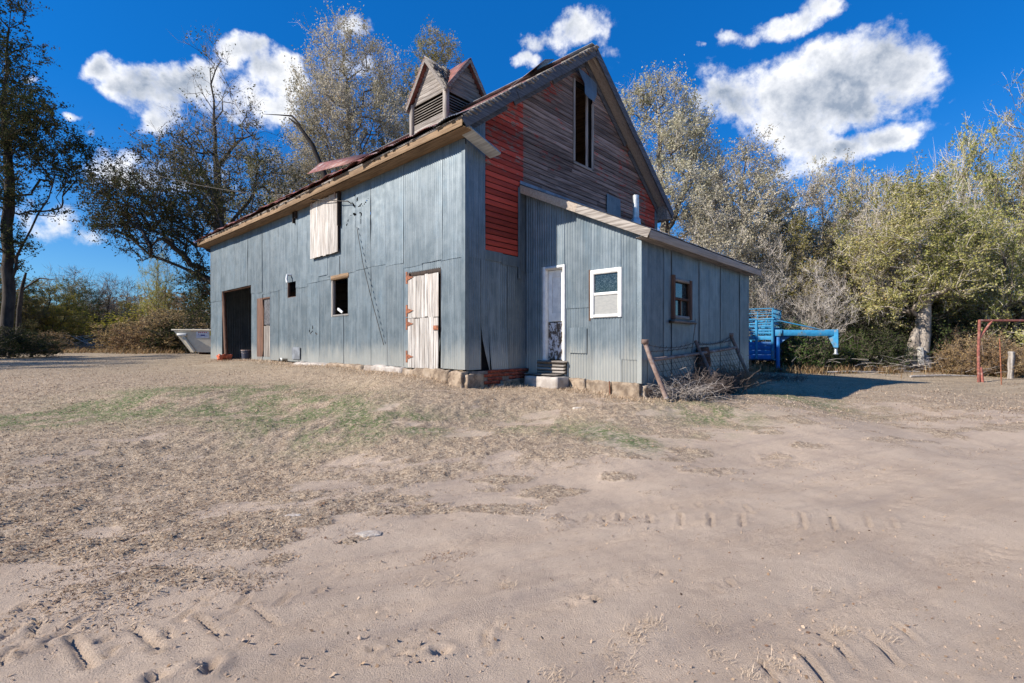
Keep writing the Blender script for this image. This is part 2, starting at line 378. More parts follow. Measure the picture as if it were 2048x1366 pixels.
def wood(name, a, b, rnd=.22, ax='x', coord=barn, bump=.5, **kw):
    st = {'x': (.045, 1, 1), 'y': (1, .045, 1), 'z': (1, 1, .045)}[ax]
    return mat(name, a, b, scale=34, stretch=st, rough=.85, bump=bump, rnd=rnd, coord=coord, lohi=(.35, .66), **kw)
def red_extra(t, col, base, vec, oi):
    x, y, z = t.sep(base)
    solid = t.math('MULTIPLY', t.ramp(x, 1.74, 1.66), t.ramp(z, 8.0, 7.2))
    left = t.math('MULTIPLY', solid, t.ramp(t.math('ADD', z, t.math('MULTIPLY', t.noise(base, 2.5, 3), .8)), 5.9, 4.4, .56, 1.08))
    rt = t.ramp(x, 5.4, 7.8, 0, .60); topm = t.math('MULTIPLY', t.ramp(z, 6.5, 7.3, 0, .46), t.ramp(x, 3.9, 2.6))
    mid = t.math('MULTIPLY', t.ramp(t.noise(base, .9, 3), .43, .60), .36)
    amt = t.math('MAXIMUM', left, t.math('MAXIMUM', rt, t.math('MAXIMUM', topm, mid)))
    nz = t.noise(t.vscale(base, (.45, 1, 1.6)), 9, 7, .72)
    keep = t.ramp(t.math('ADD', amt, t.math('MULTIPLY', t.math('SUBTRACT', nz, .5), 1.5)), .38, .58)
    red = t.mix(t.noise(t.vscale(base, (.2, 1, 1)), 14, 4), (.29, .034, .025), (.43, .07, .045))
    return t.mix(keep, col, red)
siding = wood('weathered_red_siding', (.27, .205, .18), (.105, .075, .066), rnd=.42, extra=red_extra)
greywood = wood('grey_weathered_wood', (.30, .27, .245), (.13, .115, .105), ax='x')
greywood_y = wood('grey_weathered_wood_long', (.32, .29, .26), (.14, .12, .105), ax='y')
greywood_z = wood('grey_weathered_wood_upright', (.34, .31, .28), (.15, .13, .115), ax='z')
brownwood = wood('brown_fascia_wood', (.28, .19, .115), (.15, .095, .055), ax='y', rnd=.12)
tanwood = wood('tan_soffit_wood', (.40, .34, .28), (.29, .24, .20), ax='x', rnd=.1)
rakewood = wood('dark_blue_grey_rake_wood', (.12, .13, .15), (.055, .06, .075), ax='x', rnd=.1)
darkwood = wood('dark_interior_wood', (.05, .035, .028), (.02, .015, .012), ax='z')
brownframe = wood('brown_frame_wood', (.16, .085, .055), (.06, .035, .028), ax='z')
whitewood = wood('whitewashed_planks', (.56, .53, .50), (.25, .225, .205), ax='z', rnd=.16, c3=(.36, .31, .27))
palewood = wood('pale_corner_board', (.46, .48, .48), (.30, .31, .31), ax='y', rnd=.08)
redboard = wood('red_painted_boards', (.42, .065, .035), (.26, .035, .025), ax='y', rnd=.1)
whitepaint = mat('white_paint', (.78, .78, .76), (.66, .66, .65), scale=8, rough=.5, bump=.05, rnd=.03, coord=barn)
def peel_extra(t, col, base, vec, oi):
    nz = t.noise(t.vscale(base, (1, 1, .55)), 16, 6, .7)
    return t.mix(t.ramp(nz, .47, .56), (.10, .075, .06), (.62, .60, .62))
peeling = mat('peeling_white_paint', (.7, .7, .7), rough=.8, bump=.3, coord=barn, extra=peel_extra, rnd=0)
def rustroof_extra(t, col, base, vec, oi):
    n = t.noise(t.vscale(base, (.5, 1, 1)), 3, 6, .7)
    return t.mix(t.ramp(n, .5, .72), col, (.38, .34, .33))
rustroof = mat('rusty_roof_metal', (.27, .105, .085), (.16, .07, .06), scale=5, rough=.6, metal=.15, bump=.1, coord=barn, extra=rustroof_extra)
greyroof = mat('grey_roof_metal', (.26, .28, .31), (.17, .18, .20), scale=4, rough=.5, metal=.3, bump=.05, coord=barn)
shingle = mat('old_wood_shingle', (.30, .27, .235), (.10, .085, .075), scale=14, stretch=(.3, 1, 1), rough=.9, bump=.6, coord=barn, rnd=.4)
rust = mat('rusty_iron', (.33, .125, .065), (.16, .065, .04), scale=22, rough=.85, bump=.3, rnd=.15)
brickm = mat('red_brick', (.40, .095, .05), (.22, .05, .035), scale=16, rough=.9, bump=.5, rnd=.3)
mortar = mat('foundation_mortar', (.25, .20, .165), (.14, .11, .09), scale=10, rough=.95, bump=.6)
stone = mat('pale_foundation_stone', (.33, .255, .185), (.17, .125, .09), scale=7, rough=.92, bump=.6, rnd=.12, c3=(.40, .33, .26))
concrete = mat('grey_concrete', (.46, .42, .38), (.34, .30, .27), scale=5, rough=.9, bump=.4, rnd=.08, c3=(.28, .235, .20))
darkm = mat('gap_shade_black', (.018, .015, .014), (.012, .010, .010), rough=.95, bump=0)  # near-black, stands in for shade behind boards and louvres
ductm = mat('galvanised_duct', (.48, .50, .51), (.36, .38, .39), scale=12, rough=.4, metal=.5, bump=.05)
steel = mat('grey_steel_rail', (.40, .33, .31), (.26, .18, .15), scale=20, rough=.6, metal=.2, bump=.1)
wirem = mat('dark_wire', (.07, .06, .055), (.04, .035, .03), rough=.7, bump=0, metal=.3)
bluepaint = mat('sky_blue_paint', (.03, .24, .44), (.025, .17, .34), scale=7, rough=.6, bump=.15, rnd=.18, c3=(.16, .20, .22), lohi=(.3, .7))
bluedark = mat('worn_blue_panel', (.02, .165, .46), (.03, .12, .34), scale=3, rough=.55, bump=.05, c3=(.14, .22, .30))
creampaint = mat('cream_steel_paint', (.68, .62, .50), (.58, .52, .42), scale=3, rough=.5, bump=.03, rnd=.04)
blackpl = mat('black_plastic', (.03, .03, .032), (.02, .02, .02), rough=.5, bump=0)
orangem = mat('faded_orange_plastic', (.62, .16, .08), (.45, .10, .05), scale=12, rough=.6, bump=.1)
bucketm = mat('dark_blue_plastic', (.05, .06, .10), (.08, .08, .10), scale=8, rough=.5, bump=0)
whitepl = mat('white_sheet', (.72, .74, .76), (.6, .62, .64), rough=.5, bump=.05)
redpipe = mat('red_painted_pipe', (.36, .12, .09), (.20, .075, .06), scale=14, rough=.7, bump=.2, c3=(.40, .25, .20))
pipem = mat('rusty_grey_pipe', (.28, .21, .18), (.16, .105, .085), scale=7, rough=.75, bump=.25, c3=(.33, .34, .345))
stick_y = mat('yellow_sticker', (.65, .48, .03), (.6, .42, .03), rough=.5, bump=0, rnd=0)
stick_o = mat('orange_sticker', (.62, .16, .02), (.5, .12, .02), rough=.5, bump=0, rnd=0)
stick_w = mat('white_sticker', (.70, .72, .78), (.6, .64, .74), rough=.5, bump=0, rnd=0)
stick_b = mat('blue_print', (.10, .14, .40), (.08, .1, .3), rough=.5, bump=0, rnd=0)
stick_r = mat('red_print', (.55, .06, .06), (.5, .05, .05), rough=.5, bump=0, rnd=0)
deadwood = mat('bleached_dead_wood', (.46, .42, .38), (.28, .24, .21), scale=12, rough=.9, bump=.3)
weedm = mat('dry_weed', (.36, .27, .18), (.20, .135, .085), scale=30, rough=.9, bump=0, rnd=.2)
weedpale = mat('pale_dead_weed', (.38, .34, .31), (.20, .17, .155), scale=30, rough=.9, bump=0)
weeddark = mat('dark_dead_weed', (.17, .13, .11), (.10, .08, .07), scale=30, rough=.9, bump=0)

gl = bpy.data.materials.new('window_glass'); gl.use_nodes = True; t = NT(gl.node_tree); t.n.clear()
b = t.new('ShaderNodeBsdfPrincipled'); b.inputs['Base Color'].default_value = (.02, .03, .035, 1); b.inputs['Roughness'].default_value = .06
g_ = t.new('ShaderNodeNewGeometry'); refl_n = t.noise(g_.outputs['Position'], 28, 6, .8, 2.0)
t.link(t.mix(t.ramp(refl_n, .50, .66), (.010, .020, .026), (.15, .19, .21)), b.inputs['Base Color']); b.inputs['Specular IOR Level'].default_value = .6  # pale mottling in the glass colour imitates reflected trees
o_ = t.new('ShaderNodeOutputMaterial'); t.link(b.outputs[0], o_.inputs[0])
screenm = mat('grey_insect_screen', (.30, .30, .29), (.26, .265, .26), scale=12, stretch=(1, 1, 3), rough=.6, bump=.02, rnd=0)

def bark_mat(name, a, b, rnd=.15):
    return mat(name, a, b, scale=5, stretch=(1, 1, .35), rough=.95, bump=.9, bscale=9, rnd=rnd, lohi=(.35, .65))
bark = bark_mat('tree_bark', (.20, .165, .135), (.075, .06, .05))
barkpale = bark_mat('pale_tree_bark', (.38, .33, .28), (.18, .15, .125))
blackbark = bark_mat('black_dead_bark', (.035, .028, .024), (.018, .014, .012))  # near-black bark colour for the dead limb
barkdark = bark_mat('dark_tree_bark', (.085, .07, .06), (.035, .03, .026))
def twig_mat(name, c):
    m = bpy.data.materials.new(name); m.use_nodes = True; t = NT(m.node_tree); b = t.n['Principled BSDF']
    a = t.new('ShaderNodeAttribute'); a.attribute_name = 'rnd'
    t.link(t.mix(a.outputs['Fac'], tuple(v * .6 for v in c), tuple(v * 1.3 for v in c)), b.inputs['Base Color']); b.inputs['Roughness'].default_value = .85
    b.inputs['Specular IOR Level'].default_value = .2; return m
twig_pale = twig_mat('pale_twigs', (.50, .45, .40)); twig_brown = twig_mat('brown_twigs', (.17, .13, .105)); twig_dark = twig_mat('dark_twigs', (.06, .05, .045))
def leaf_mat(name, cols, trans=.3):
    """cols: four colours a leaf can have, picked leaf by leaf"""
    m = bpy.data.materials.new(name); m.use_nodes = True; t = NT(m.node_tree); t.n.clear()
    a = t.new('ShaderNodeAttribute'); a.attribute_name = 'rnd'; oi = t.new('ShaderNodeObjectInfo')
    f = a.outputs['Fac']
    c = t.mix(t.ramp(f, .30, .40), cols[0], cols[1]); c = t.mix(t.ramp(f, .62, .70), c, cols[2]); c = t.mix(t.ramp(f, .86, .92), c, cols[3])
    hsv = t.new('ShaderNodeHueSaturation'); t.link(c, hsv.inputs['Color'])
    t.link(t.math('ADD', .82, t.math('MULTIPLY', oi.outputs['Random'], .36)), hsv.inputs['Value'])
    t.link(t.math('ADD', .485, t.math('MULTIPLY', oi.outputs['Random'], .03)), hsv.inputs['Hue'])
    d = t.new('ShaderNodeBsdfDiffuse'); tr = t.new('ShaderNodeBsdfTranslucent'); t.link(hsv.outputs[0], d.inputs[0]); t.link(hsv.outputs[0], tr.inputs[0])
    mx = t.new('ShaderNodeMixShader'); mx.inputs[0].default_value = trans; t.link(d.outputs[0], mx.inputs[1]); t.link(tr.outputs[0], mx.inputs[2])
    o = t.new('ShaderNodeOutputMaterial'); t.link(mx.outputs[0], o.inputs[0]); return m
leaf_olive = leaf_mat('olive_leaves', [(.16, .175, .05), (.29, .265, .095), (.44, .375, .185), (.44, .28, .13)], .32)
leaf_grey = leaf_mat('dry_grey_leaves', [(.28, .26, .16), (.44, .40, .29), (.60, .54, .43), (.46, .31, .19)], .35)
leaf_dark = leaf_mat('dark_leaves', [(.035, .048, .018), (.06, .07, .028), (.11, .09, .045), (.18, .11, .05)], .2)  # shade of the backlit left trees is put into this leaf colour
leaf_mid = leaf_mat('mid_green_leaves', [(.08, .095, .035), (.15, .15, .055), (.28, .24, .12), (.38, .30, .17)])
leaf_yel = leaf_mat('yellow_green_leaves', [(.22, .22, .04), (.34, .30, .05), (.44, .32, .08), (.28, .18, .08)], .4)
leaf_brown = leaf_mat('brown_dry_leaves', [(.26, .17, .085), (.36, .25, .13), (.46, .36, .21), (.16, .15, .06)])
leaf_cedar = leaf_mat('cedar_leaves', [(.05, .09, .025), (.08, .13, .035), (.13, .16, .05), (.25, .20, .09)])
grassm = leaf_mat('dry_grass_blades', [(.64, .51, .36), (.50, .38, .26), (.25, .18, .13), (.15, .21, .075)], .15)
litterm = leaf_mat('leaf_litter_bits', [(.30, .20, .12), (.42, .30, .19), (.55, .42, .29), (.18, .11, .07)], .1)

# ------------------------------------------------------------------ ground: one sheet to the horizon
def axis(segs):
    out = [segs[0][0]]
    for a, b, s0, s1 in segs:
        x = a
        while x < b - 1e-6:
            f = (x - a) / (b - a); x += s0 * (s1 / s0) ** f; out.append(min(x, b))
    return np.unique(np.round(out, 5))
ax_ = axis([(-2.8, 3.0, .025, .025), (3.0, 9, .03, .16), (9, 30, .15, 1.0), (30, 900, 1, 90)])
axn = -axis([(2.8, 12, .03, .22), (12, 30, .2, 1.0), (30, 900, 1, 90)])[::-1]
gx = np.unique(np.concatenate([axn, ax_]))
gy = np.unique(np.concatenate([-axis([(-1.6, 12, .05, 1.5), (12, 900, 2, 90)])[::-1], axis([(1.9, 3.8, .019, .019), (3.8, 12, .022, .14), (12, 35, .14, 1.0), (35, 900, 1, 90)])]))
GX, GY = np.meshgrid(gx, gy)
gc_ = grass_cover(GX, GY); gr_ = green_cover(GX, GY)
GZ = hbase(GX, GY) + detail(GX, GY, gc_)
nx, ny = len(gx), len(gy)
idx = np.arange(nx * ny).reshape(ny, nx)
gf = np.stack([idx[:-1, :-1], idx[:-1, 1:], idx[1:, 1:], idx[1:, :-1]], -1).reshape(-1, 4)
gm = bpy.data.materials.new('dry_soil'); gm.use_nodes = True; t = NT(gm.node_tree); b = t.n['Principled BSDF']
g_ = t.new('ShaderNodeNewGeometry'); pos = g_.outputs['Position']
ag = t.new('ShaderNodeAttribute'); ag.attribute_name = 'grass'; av = t.new('ShaderNodeAttribute'); av.attribute_name = 'green'
px_, py_, pz_ = t.sep(pos)
along = t.new('ShaderNodeMapping'); along.inputs['Rotation'].default_value = (0, 0, -math.atan2(.40, .915)); t.link(pos, along.inputs[0])
strk = t.noise(t.vscale(along.outputs[0], (.12, 1, 1)), 3.2, 6, .65)
c = t.mix(t.ramp(t.noise(pos, 1.3, 6, .65), .35, .68), (.51, .398, .302), (.405, .312, .238))
c = t.mix(t.ramp(strk, .5, .72, 0, .5), c, (.28, .22, .185))
c = t.mix(t.ramp(t.noise(pos, 60, 3, .8), .52, .75, 0, .45), c, (.24, .185, .15))
c = t.mix(t.ramp(t.noise(pos, 90, 2, .8), .60, .72, 0, .4), c, (.55, .46, .39))
lit = t.mix(t.ramp(t.noise(pos, 34, 5, .8), .40, .60), (.23, .17, .12), (.55, .43, .305))
lit = t.mix(t.ramp(t.noise(pos, 6, 5, .75), .46, .66, 0, .6), lit, (.16, .12, .09))
gl_ = t.math('ADD', t.math('MULTIPLY', t.math('SUBTRACT', t.noise(pos, 16, 6, .8), .5), 1.3), ag.outputs['Fac'])
far = t.ramp(py_, 9, 16)
c = t.mix(t.math('MULTIPLY', t.ramp(gl_, .30, .75), .92), c, lit)
farc = t.mix(t.ramp(t.noise(t.vscale(pos, (.6, 1.6, 1)), 1.1, 8, .75), .35, .65), (.40, .32, .225), (.27, .215, .15))
farc = t.mix(t.ramp(t.noise(pos, 9, 4, .75), .45, .7, 0, .5), farc, (.19, .15, .105))
c = t.mix(t.math('MULTIPLY', far, .85), c, farc)
gn = t.math('MULTIPLY', av.outputs['Fac'], t.ramp(t.noise(pos, 18, 5, .75), .38, .58))
c = t.mix(t.math('MULTIPLY', gn, .8), c, (.105, .15, .055))
t.link(c, b.inputs['Base Color']); b.inputs['Roughness'].default_value = .95; b.inputs['Specular IOR Level'].default_value = .15
bn = t.new('ShaderNodeBump'); bn.inputs['Strength'].default_value = .75; bn.inputs['Distance'].default_value = .02
t.link(t.math('ADD', t.math('ADD', t.noise(pos, 120, 4, .8), t.math('MULTIPLY', t.noise(pos, 40, 6, .75), .5)), t.math('MULTIPLY', t.noise(pos, 14, 5, .7), t.math('ADD', .15, t.math('MULTIPLY', ag.outputs['Fac'], 2.2)))), bn.inputs['Height'])
t.link(bn.outputs[0], b.inputs['Normal'])
gme = mesh_np('ground', np.stack([GX, GY, GZ], -1).reshape(-1, 3), gf, gm, True, attrs={'grass': ('POINT', gc_.ravel()), 'green': ('POINT', gr_.ravel())})
ground = link('ground', gme); ground['kind'] = 'structure'; ground['label'] = 'bare sandy yard and dirt track with dry grass patches and tyre ruts'
def hfull(x, y):
    x = np.asarray(x, float); y = np.asarray(y, float)
    return hbase(x, y) + detail(x, y, grass_cover(x, y))

# ------------------------------------------------------------------ barn
LEN, WID, EAVE, RIDGE, SL, OH = 15.3, 8.10, 5.62, 8.85, .734, .35
MX = 4.05
def zr(x): return RIDGE - SL * abs(x - MX)
def to_local(plane, c0, u, v, off):
    """plane 'x': wall facing -x, u is y; plane 'y': wall facing -y, u is x"""
    return np.stack([c0 - off, u, v], -1) if plane == 'x' else np.stack([u, c0 - off, v], -1)
def sheet(name, plane, c0, ua, ub, v0, vt, holes=(), off=0.0, pitch=.064, amp=.010, m=galv, cut=None, lift=.0, flare=0, polyholes=(), seed=0, step=.3, parent=barn, **kw):
    n = max(3, int(round((ub - ua) / (pitch / 4)))); us = np.linspace(ua, ub, n + 1)
    vtf = vt if callable(vt) else (lambda u: np.full_like(u, vt))
    tops = vtf(us); vm = tops.min()
    vs = list(np.arange(v0, vm - .02, step))
    for h in holes:
        for z in (h[2], h[3]):
            if v0 + .002 < z < vm - .02: vs = [q for q in vs if abs(q - z) > .03 or q == v0] + [z]
    if polyholes: vs += list(np.arange(min(p[3] for p in polyholes), max(p[4] for p in polyholes), .014))
    vs = np.array(sorted(vs)); Uq, Vq = np.meshgrid(us, np.append(vs, vm)); Vq[-1] = tops
    rs = np.random.RandomState(seed)
    ph = rs.rand() * 9
    o = off + amp * np.cos(2 * np.pi * Uq / pitch) + .011 * fbm(Uq * 1.3 + ph, Vq * .9 + ph, 2) + .005 * fbm(Uq * 4 + ph, Vq * 5 + ph, 2) + lift * np.abs((Uq - (ua + ub) / 2) / ((ub - ua) / 2)) ** 5
    Uw = Uq + (rs.rand() - .5) * .006
    Vw = Vq.copy(); Vw[0] += .012 * (vnoise(us * 3 + ph, us * 0 + 1.0)) + (rs.rand() - .5) * .02
    if flare:
        k = np.clip((1.9 - Vq) / 1.0, 0, 1) ** 1.5; Uw = Uw + flare * k * (ub - Uq) / (ub - ua); o = o + .05 * k
    P = to_local(plane, c0, Uw, Vw, o)
    R, C = Uq.shape; ii = np.arange(R * C).reshape(R, C)
    F = np.stack([ii[:-1, :-1], ii[:-1, 1:], ii[1:, 1:], ii[1:, :-1]], -1)
    if plane == 'x': F = F[..., ::-1]
    uc = (Uq[:-1, :-1] + Uq[:-1, 1:]) / 2; vc = (Vq[:-1, :-1] + Vq[1:, :-1]) / 2
    keep = np.ones(uc.shape, bool)
    for h in holes: keep &= ~((uc > h[0]) & (uc < h[1]) & (vc > h[2]) & (vc < h[3]))
    for (hu, hv, r, z0, z1, fn) in polyholes: keep &= ~fn(uc, vc)
    if not keep.all():                                      # drop slivers that the openings cut loose
        lab = np.zeros(keep.shape, int); sizes = [0]
        for r0 in range(keep.shape[0]):
            for c0 in range(keep.shape[1]):
                if keep[r0, c0] and not lab[r0, c0]:
                    sizes.append(0); L_ = len(sizes) - 1; st_ = [(r0, c0)]; lab[r0, c0] = L_
                    while st_:
                        r_, q_ = st_.pop(); sizes[L_] += 1
                        for r2, q2 in ((r_ + 1, q_), (r_ - 1, q_), (r_, q_ + 1), (r_, q_ - 1)):
                            if 0 <= r2 < keep.shape[0] and 0 <= q2 < keep.shape[1] and keep[r2, q2] and not lab[r2, q2]: lab[r2, q2] = L_; st_.append((r2, q2))
        if len(sizes) > 2: big = np.array(sizes) > .08 * max(sizes); big[0] = False; keep &= big[lab]
    F = F[keep]
    if len(F) == 0: return None
    F = F.reshape(-1, 4); used = np.unique(F); remap = np.zeros(P.shape[0] * P.shape[1], int); remap[used] = np.arange(len(used))
    return link(name, mesh_np(name, P.reshape(-1, 3)[used], remap[F], m, False), parent, **kw)

# openings of the long wall, read off the photograph: (s0, s1, z0, z1)
def rect_x(pl, pr, pt, pb, x0=0.0):
    s1, zt1 = on_x(pl, pt[0], x0); s0, zt0 = on_x(pr, pt[1], x0)
    _, zb1 = on_x(pl, pb[0], x0); _, zb0 = on_x(pr, pb[1], x0)
    return (s0, s1, (zb0 + zb1) / 2, (zt0 + zt1) / 2)
BIGDOOR = rect_x(445, 503, (582, 571), (716, 712)); BIGDOOR = (BIGDOOR[0], BIGDOOR[1], 0.0, BIGDOOR[3])
PDOOR = rect_x(514, 541, (598, 593), (714, 713))
SMALLW = rect_x(576, 593, (565, 563), (595, 594))
WINX = rect_x(664, 697, (552, 548), (631, 628))
VENT = rect_x(587, 602, (695, 694), (718, 719))
LOFT = rect_x(628, 683, (405, 393), (517, 507))
DUTCH = rect_x(818, 882, (545, 537), (738, 740)); DUTCH = (DUTCH[0], DUTCH[1], .95, DUTCH[3])
REDB = (LOFT[0] - .02, LOFT[1] - .10, LOFT[3] - .02, 5.45)
hol = [BIGDOOR, PDOOR, SMALLW, WINX, DUTCH, (LOFT[0] + .03, LOFT[1] - .03, LOFT[2] + .1, LOFT[3]), REDB]
# torn holes left of the loft door
tc_s, tc_z = on_x(712, 415); _, tc_z2 = on_x(713, 430)
def tears(uc, vc):
    r = np.zeros(uc.shape, bool)
    for (px, py, a, ln, wd) in [(709,411,-.75,.26,.05),(716,400,1.2,.16,.035),(722,411,.35,.20,.04),(732,406,.45,.34,.018),(700,405,-.5,.28,.022),(711,429,-.35,.22,.06),(722,426,.1,.12,.035),(724,430,1.5,.13,.035),(703,431,0,.10,.02),(696,447,1.0,.26,.018),(713,452,1.55,.30,.014),(724,443,1.5,.16,.012),(711,391,1.2,.08,.02),(641,642,0,0,0)]:
        s, z = on_x(px, py); du = -(uc - s); dv = vc - z; ca, sa = math.cos(a), math.sin(a)
        p = du * ca + dv * sa; q = -du * sa + dv * ca
        if ln: r |= (np.abs(p) < ln / 2) & (np.abs(q) < wd / 2 * (1 - (2 * p / ln) ** 2) + .003)
    return r
TEAR = (tc_s, tc_z, .5, on_x(712, 462)[1], on_x(712, 384)[1], tears)
def small_tear(uc, vc):
    r = np.zeros(uc.shape, bool)
    for (px, py, a, ln, wd) in [(620,660,1.3,.14,.03),(624,664,.4,.2,.03),(633,667,-.4,.16,.03),(626,655,1.5,.1,.02),(555,667,1,.05,.04)]:
        s, z = on_x(px, py); du = -(uc - s); dv = vc - z; ca, sa = math.cos(a), math.sin(a)
        p = du * ca + dv * sa; q = -du * sa + dv * ca; r |= (np.abs(p) < ln / 2) & (np.abs(q) < wd / 2)
    return r
_s, _z = on_x(626, 661); STEAR = (_s, _z, .4, _z - .2, _z + .2, small_tear)

NS = 23; SW = LEN / NS
def wall_top(u): return np.full_like(np.asarray(u, float), 5.50)
for k in range(NS):
    a, b_ = k * SW, (k + 1) * SW + .03
    seam = 3.17 + .03 * math.sin(k * 1.7) + (.14 if 3 <= k <= 6 else 0) + (.05 if k > 14 else 0)
    bot = .945 + .012 * math.sin(k * 2.1) - (.12 if k > 18 else 0) - (.03 if k in (8, 9, 14) else 0)
    if 8 <= k <= 9: seam = 3.22
    ph = [TEAR] if a - .1 < tc_s + .9 and b_ > tc_s - .9 else []
    sheet('metal_sheet', 'x', 0.0, max(a, 0), min(b_, LEN), seam - .04, wall_top, hol, off=.016 + .005 * (k % 2), lift=.005, polyholes=ph, seed=k)
    ph = [STEAR] if a < _s < b_ or a < _s - .3 < b_ else []
    sheet('metal_sheet', 'x', 0.0, max(a, 0), min(b_, LEN), bot, seam, hol, off=.004 + .005 * (k % 2), lift=.006, polyholes=ph, seed=k + 50)
# corner cap
for (n_, lo, hi) in (('corner_flashing', (-.032, -.034, .94), (-.024, .07, 5.4)), ('corner_flashing', (-.024, -.034, .94), (.06, -.026, 5.3))): box(n_, barn, galv, lo, hi)
# far and right walls: coarser sheets
for k in range(12):
    sheet('metal_sheet', 'y', LEN + .02, k * WID / 12, (k + 1) * WID / 12 + .02, .9, 5.5, off=-.02, pitch=.09, amp=.008, seed=k + 100)
for k in range(NS):
    sheet('metal_sheet', 'x', WID + .02, k * SW, (k + 1) * SW + .02, .35, 5.5, off=0, pitch=.09, amp=.008, seed=k + 150)
# near-black sheet added behind the gable boards, painting shade into their joints
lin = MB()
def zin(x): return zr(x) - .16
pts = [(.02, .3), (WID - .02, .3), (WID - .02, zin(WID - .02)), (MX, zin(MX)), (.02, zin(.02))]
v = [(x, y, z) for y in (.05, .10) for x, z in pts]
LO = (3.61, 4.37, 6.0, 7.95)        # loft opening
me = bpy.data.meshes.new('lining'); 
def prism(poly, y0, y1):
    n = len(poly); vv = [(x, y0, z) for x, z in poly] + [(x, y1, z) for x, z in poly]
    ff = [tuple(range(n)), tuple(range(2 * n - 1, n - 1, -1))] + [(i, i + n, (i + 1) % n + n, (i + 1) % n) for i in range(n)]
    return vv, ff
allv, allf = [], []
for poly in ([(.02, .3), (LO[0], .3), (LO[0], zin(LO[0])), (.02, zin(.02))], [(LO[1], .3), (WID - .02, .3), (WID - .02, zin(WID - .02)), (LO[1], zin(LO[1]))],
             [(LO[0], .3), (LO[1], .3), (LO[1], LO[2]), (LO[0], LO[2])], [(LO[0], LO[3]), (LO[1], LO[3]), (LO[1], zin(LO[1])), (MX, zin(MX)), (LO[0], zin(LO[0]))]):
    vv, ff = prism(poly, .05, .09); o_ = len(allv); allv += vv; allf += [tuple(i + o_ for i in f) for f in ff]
me.from_pydata(allv, [], allf); me.materials.append(darkm); link('gap_shade_backing', me, barn)

# gable sheets: left strip, lower part, right strip
def rake_under(u): return zr(np.asarray(u)) - .10 if np.ndim(u) == 0 else RIDGE - SL * np.abs(np.asarray(u) - MX) - .10
for i, (a, b_, fl) in enumerate([(0.02, .40, 0), (.40, .62, .0), (.62, 1.16, .0), (1.16, 1.76, 0)]):
    sheet('metal_sheet', 'y', 0.0, a, b_ + (.02 if i != 1 else .0), .93 - .02 * i, 3.15 + .02 * (i % 2), off=.012 + .006 * (i % 2), lift=.006, seed=i + 200, flare=(.20 if i == 1 else 0) + (.05 if i == 2 else 0))
sheet('metal_sheet', 'y', 0.0, 0.02, .53, 3.13, rake_under, off=.022, seed=210)
sheet('metal_sheet', 'y', 0.0, 7.88, WID, 4.2, rake_under, off=.02, seed=211)
box('flashing_strip', barn, galv, (.50, -.040, 3.14), (1.02, -.030, 3.335)); box('flashing_strip', barn, galv, (1.0, -.046, 3.10), (1.62, -.036, 3.315))
box('flashing_strip', barn, galv, (1.50, -.055, 2.85), (1.60, -.030, 4.82)); box('flashing_strip', barn, galv, (1.58, -.052, 3.02), (1.72, -.036, 4.72))

# siding boards, one by one
sid = cube_mesh(siding); rb = random.Random(4)
BH = .117; z = 3.33
def board(x0, x1, z0, h):
    if x1 - x0 < .06: return
    o = link('siding_board', sid, barn); o.scale = (x1 - x0 - .012, .022, h - .022)
    o.location = ((x0 + x1) / 2, -.012 + rb.uniform(-.004, .004), z0 + h / 2); o.rotation_euler = (math.radians(4.5 + rb.uniform(-1.2, 1.2)), rb.uniform(-.002, .002), rb.uniform(-.001, .001))
while z < 8.62:
    if z < 4.72: x0, x1 = .53, 1.60
    else:
        x0, x1 = .53, 7.90
    hw = (RIDGE - .10 - (z + BH)) / SL + .05
    x0 = max(x0, MX - hw); x1 = min(x1, MX + hw)
    if x1 <= x0: break
    spans = [(x0, x1)]
    if z + BH > LO[2] and z < LO[3]: spans = [(x0, LO[0] - .03), (LO[1] + .03, x1)]
    for a, b_ in spans:
        cuts = [a]
        while b_ - cuts[-1] > 3.6: cuts.append(cuts[-1] + rb.choice([1.15, 1.9, 2.6, 3.2]) + rb.uniform(-.2, .2))
        cuts.append(b_)
        for p, q in zip(cuts[:-1], cuts[1:]): board(p, q, z, BH)
    z += BH
# loft opening trim and the torn metal flap hanging over it
box('window_trim', barn, greywood_z, (LO[0] - .07, -.05, LO[2] - .02), (LO[0], -.02, LO[3] + .06)); box('window_trim', barn, greywood_z, (LO[1] - .03, -.05, LO[2] - .06), (LO[1] + .07, -.02, LO[3] - .3))
box('window_trim', barn, greywood_z, (LO[1] - .20, .02, LO[2]), (LO[1] - .10, .05, LO[3]))
box('window_trim', barn, greywood, (LO[0] - .07, -.05, LO[2] - .09), (LO[1] + .07, -.02, LO[2] - .03))
fl = [on_y(*p, -.10) for p in [(1154, 137), (1163, 142), (1176, 155), (1189, 170), (1187, 192), (1182, 206), (1170, 198), (1163, 190), (1163, 170), (1156, 150)]]
vv, ff = prism([(x, z_) for x, z_ in fl][::-1], -.105, -.10)
vv = [(x, y - .10 * math.sin((z_ - 7) * 2.2), z_) for x, y, z_ in vv]
me = bpy.data.meshes.new('metal_flap'); me.from_pydata(vv, [], ff); me.materials.append(galv); link('metal_flap', me, barn, label='torn dark blue metal flap hanging over the loft opening')
_a = on_y(1210, 388); _b = on_y(1238, 432)
sheet('metal_patch', 'y', 0.0, _a[0], _b[0], _b[1] - .05, _a[1], off=.05, seed=5)

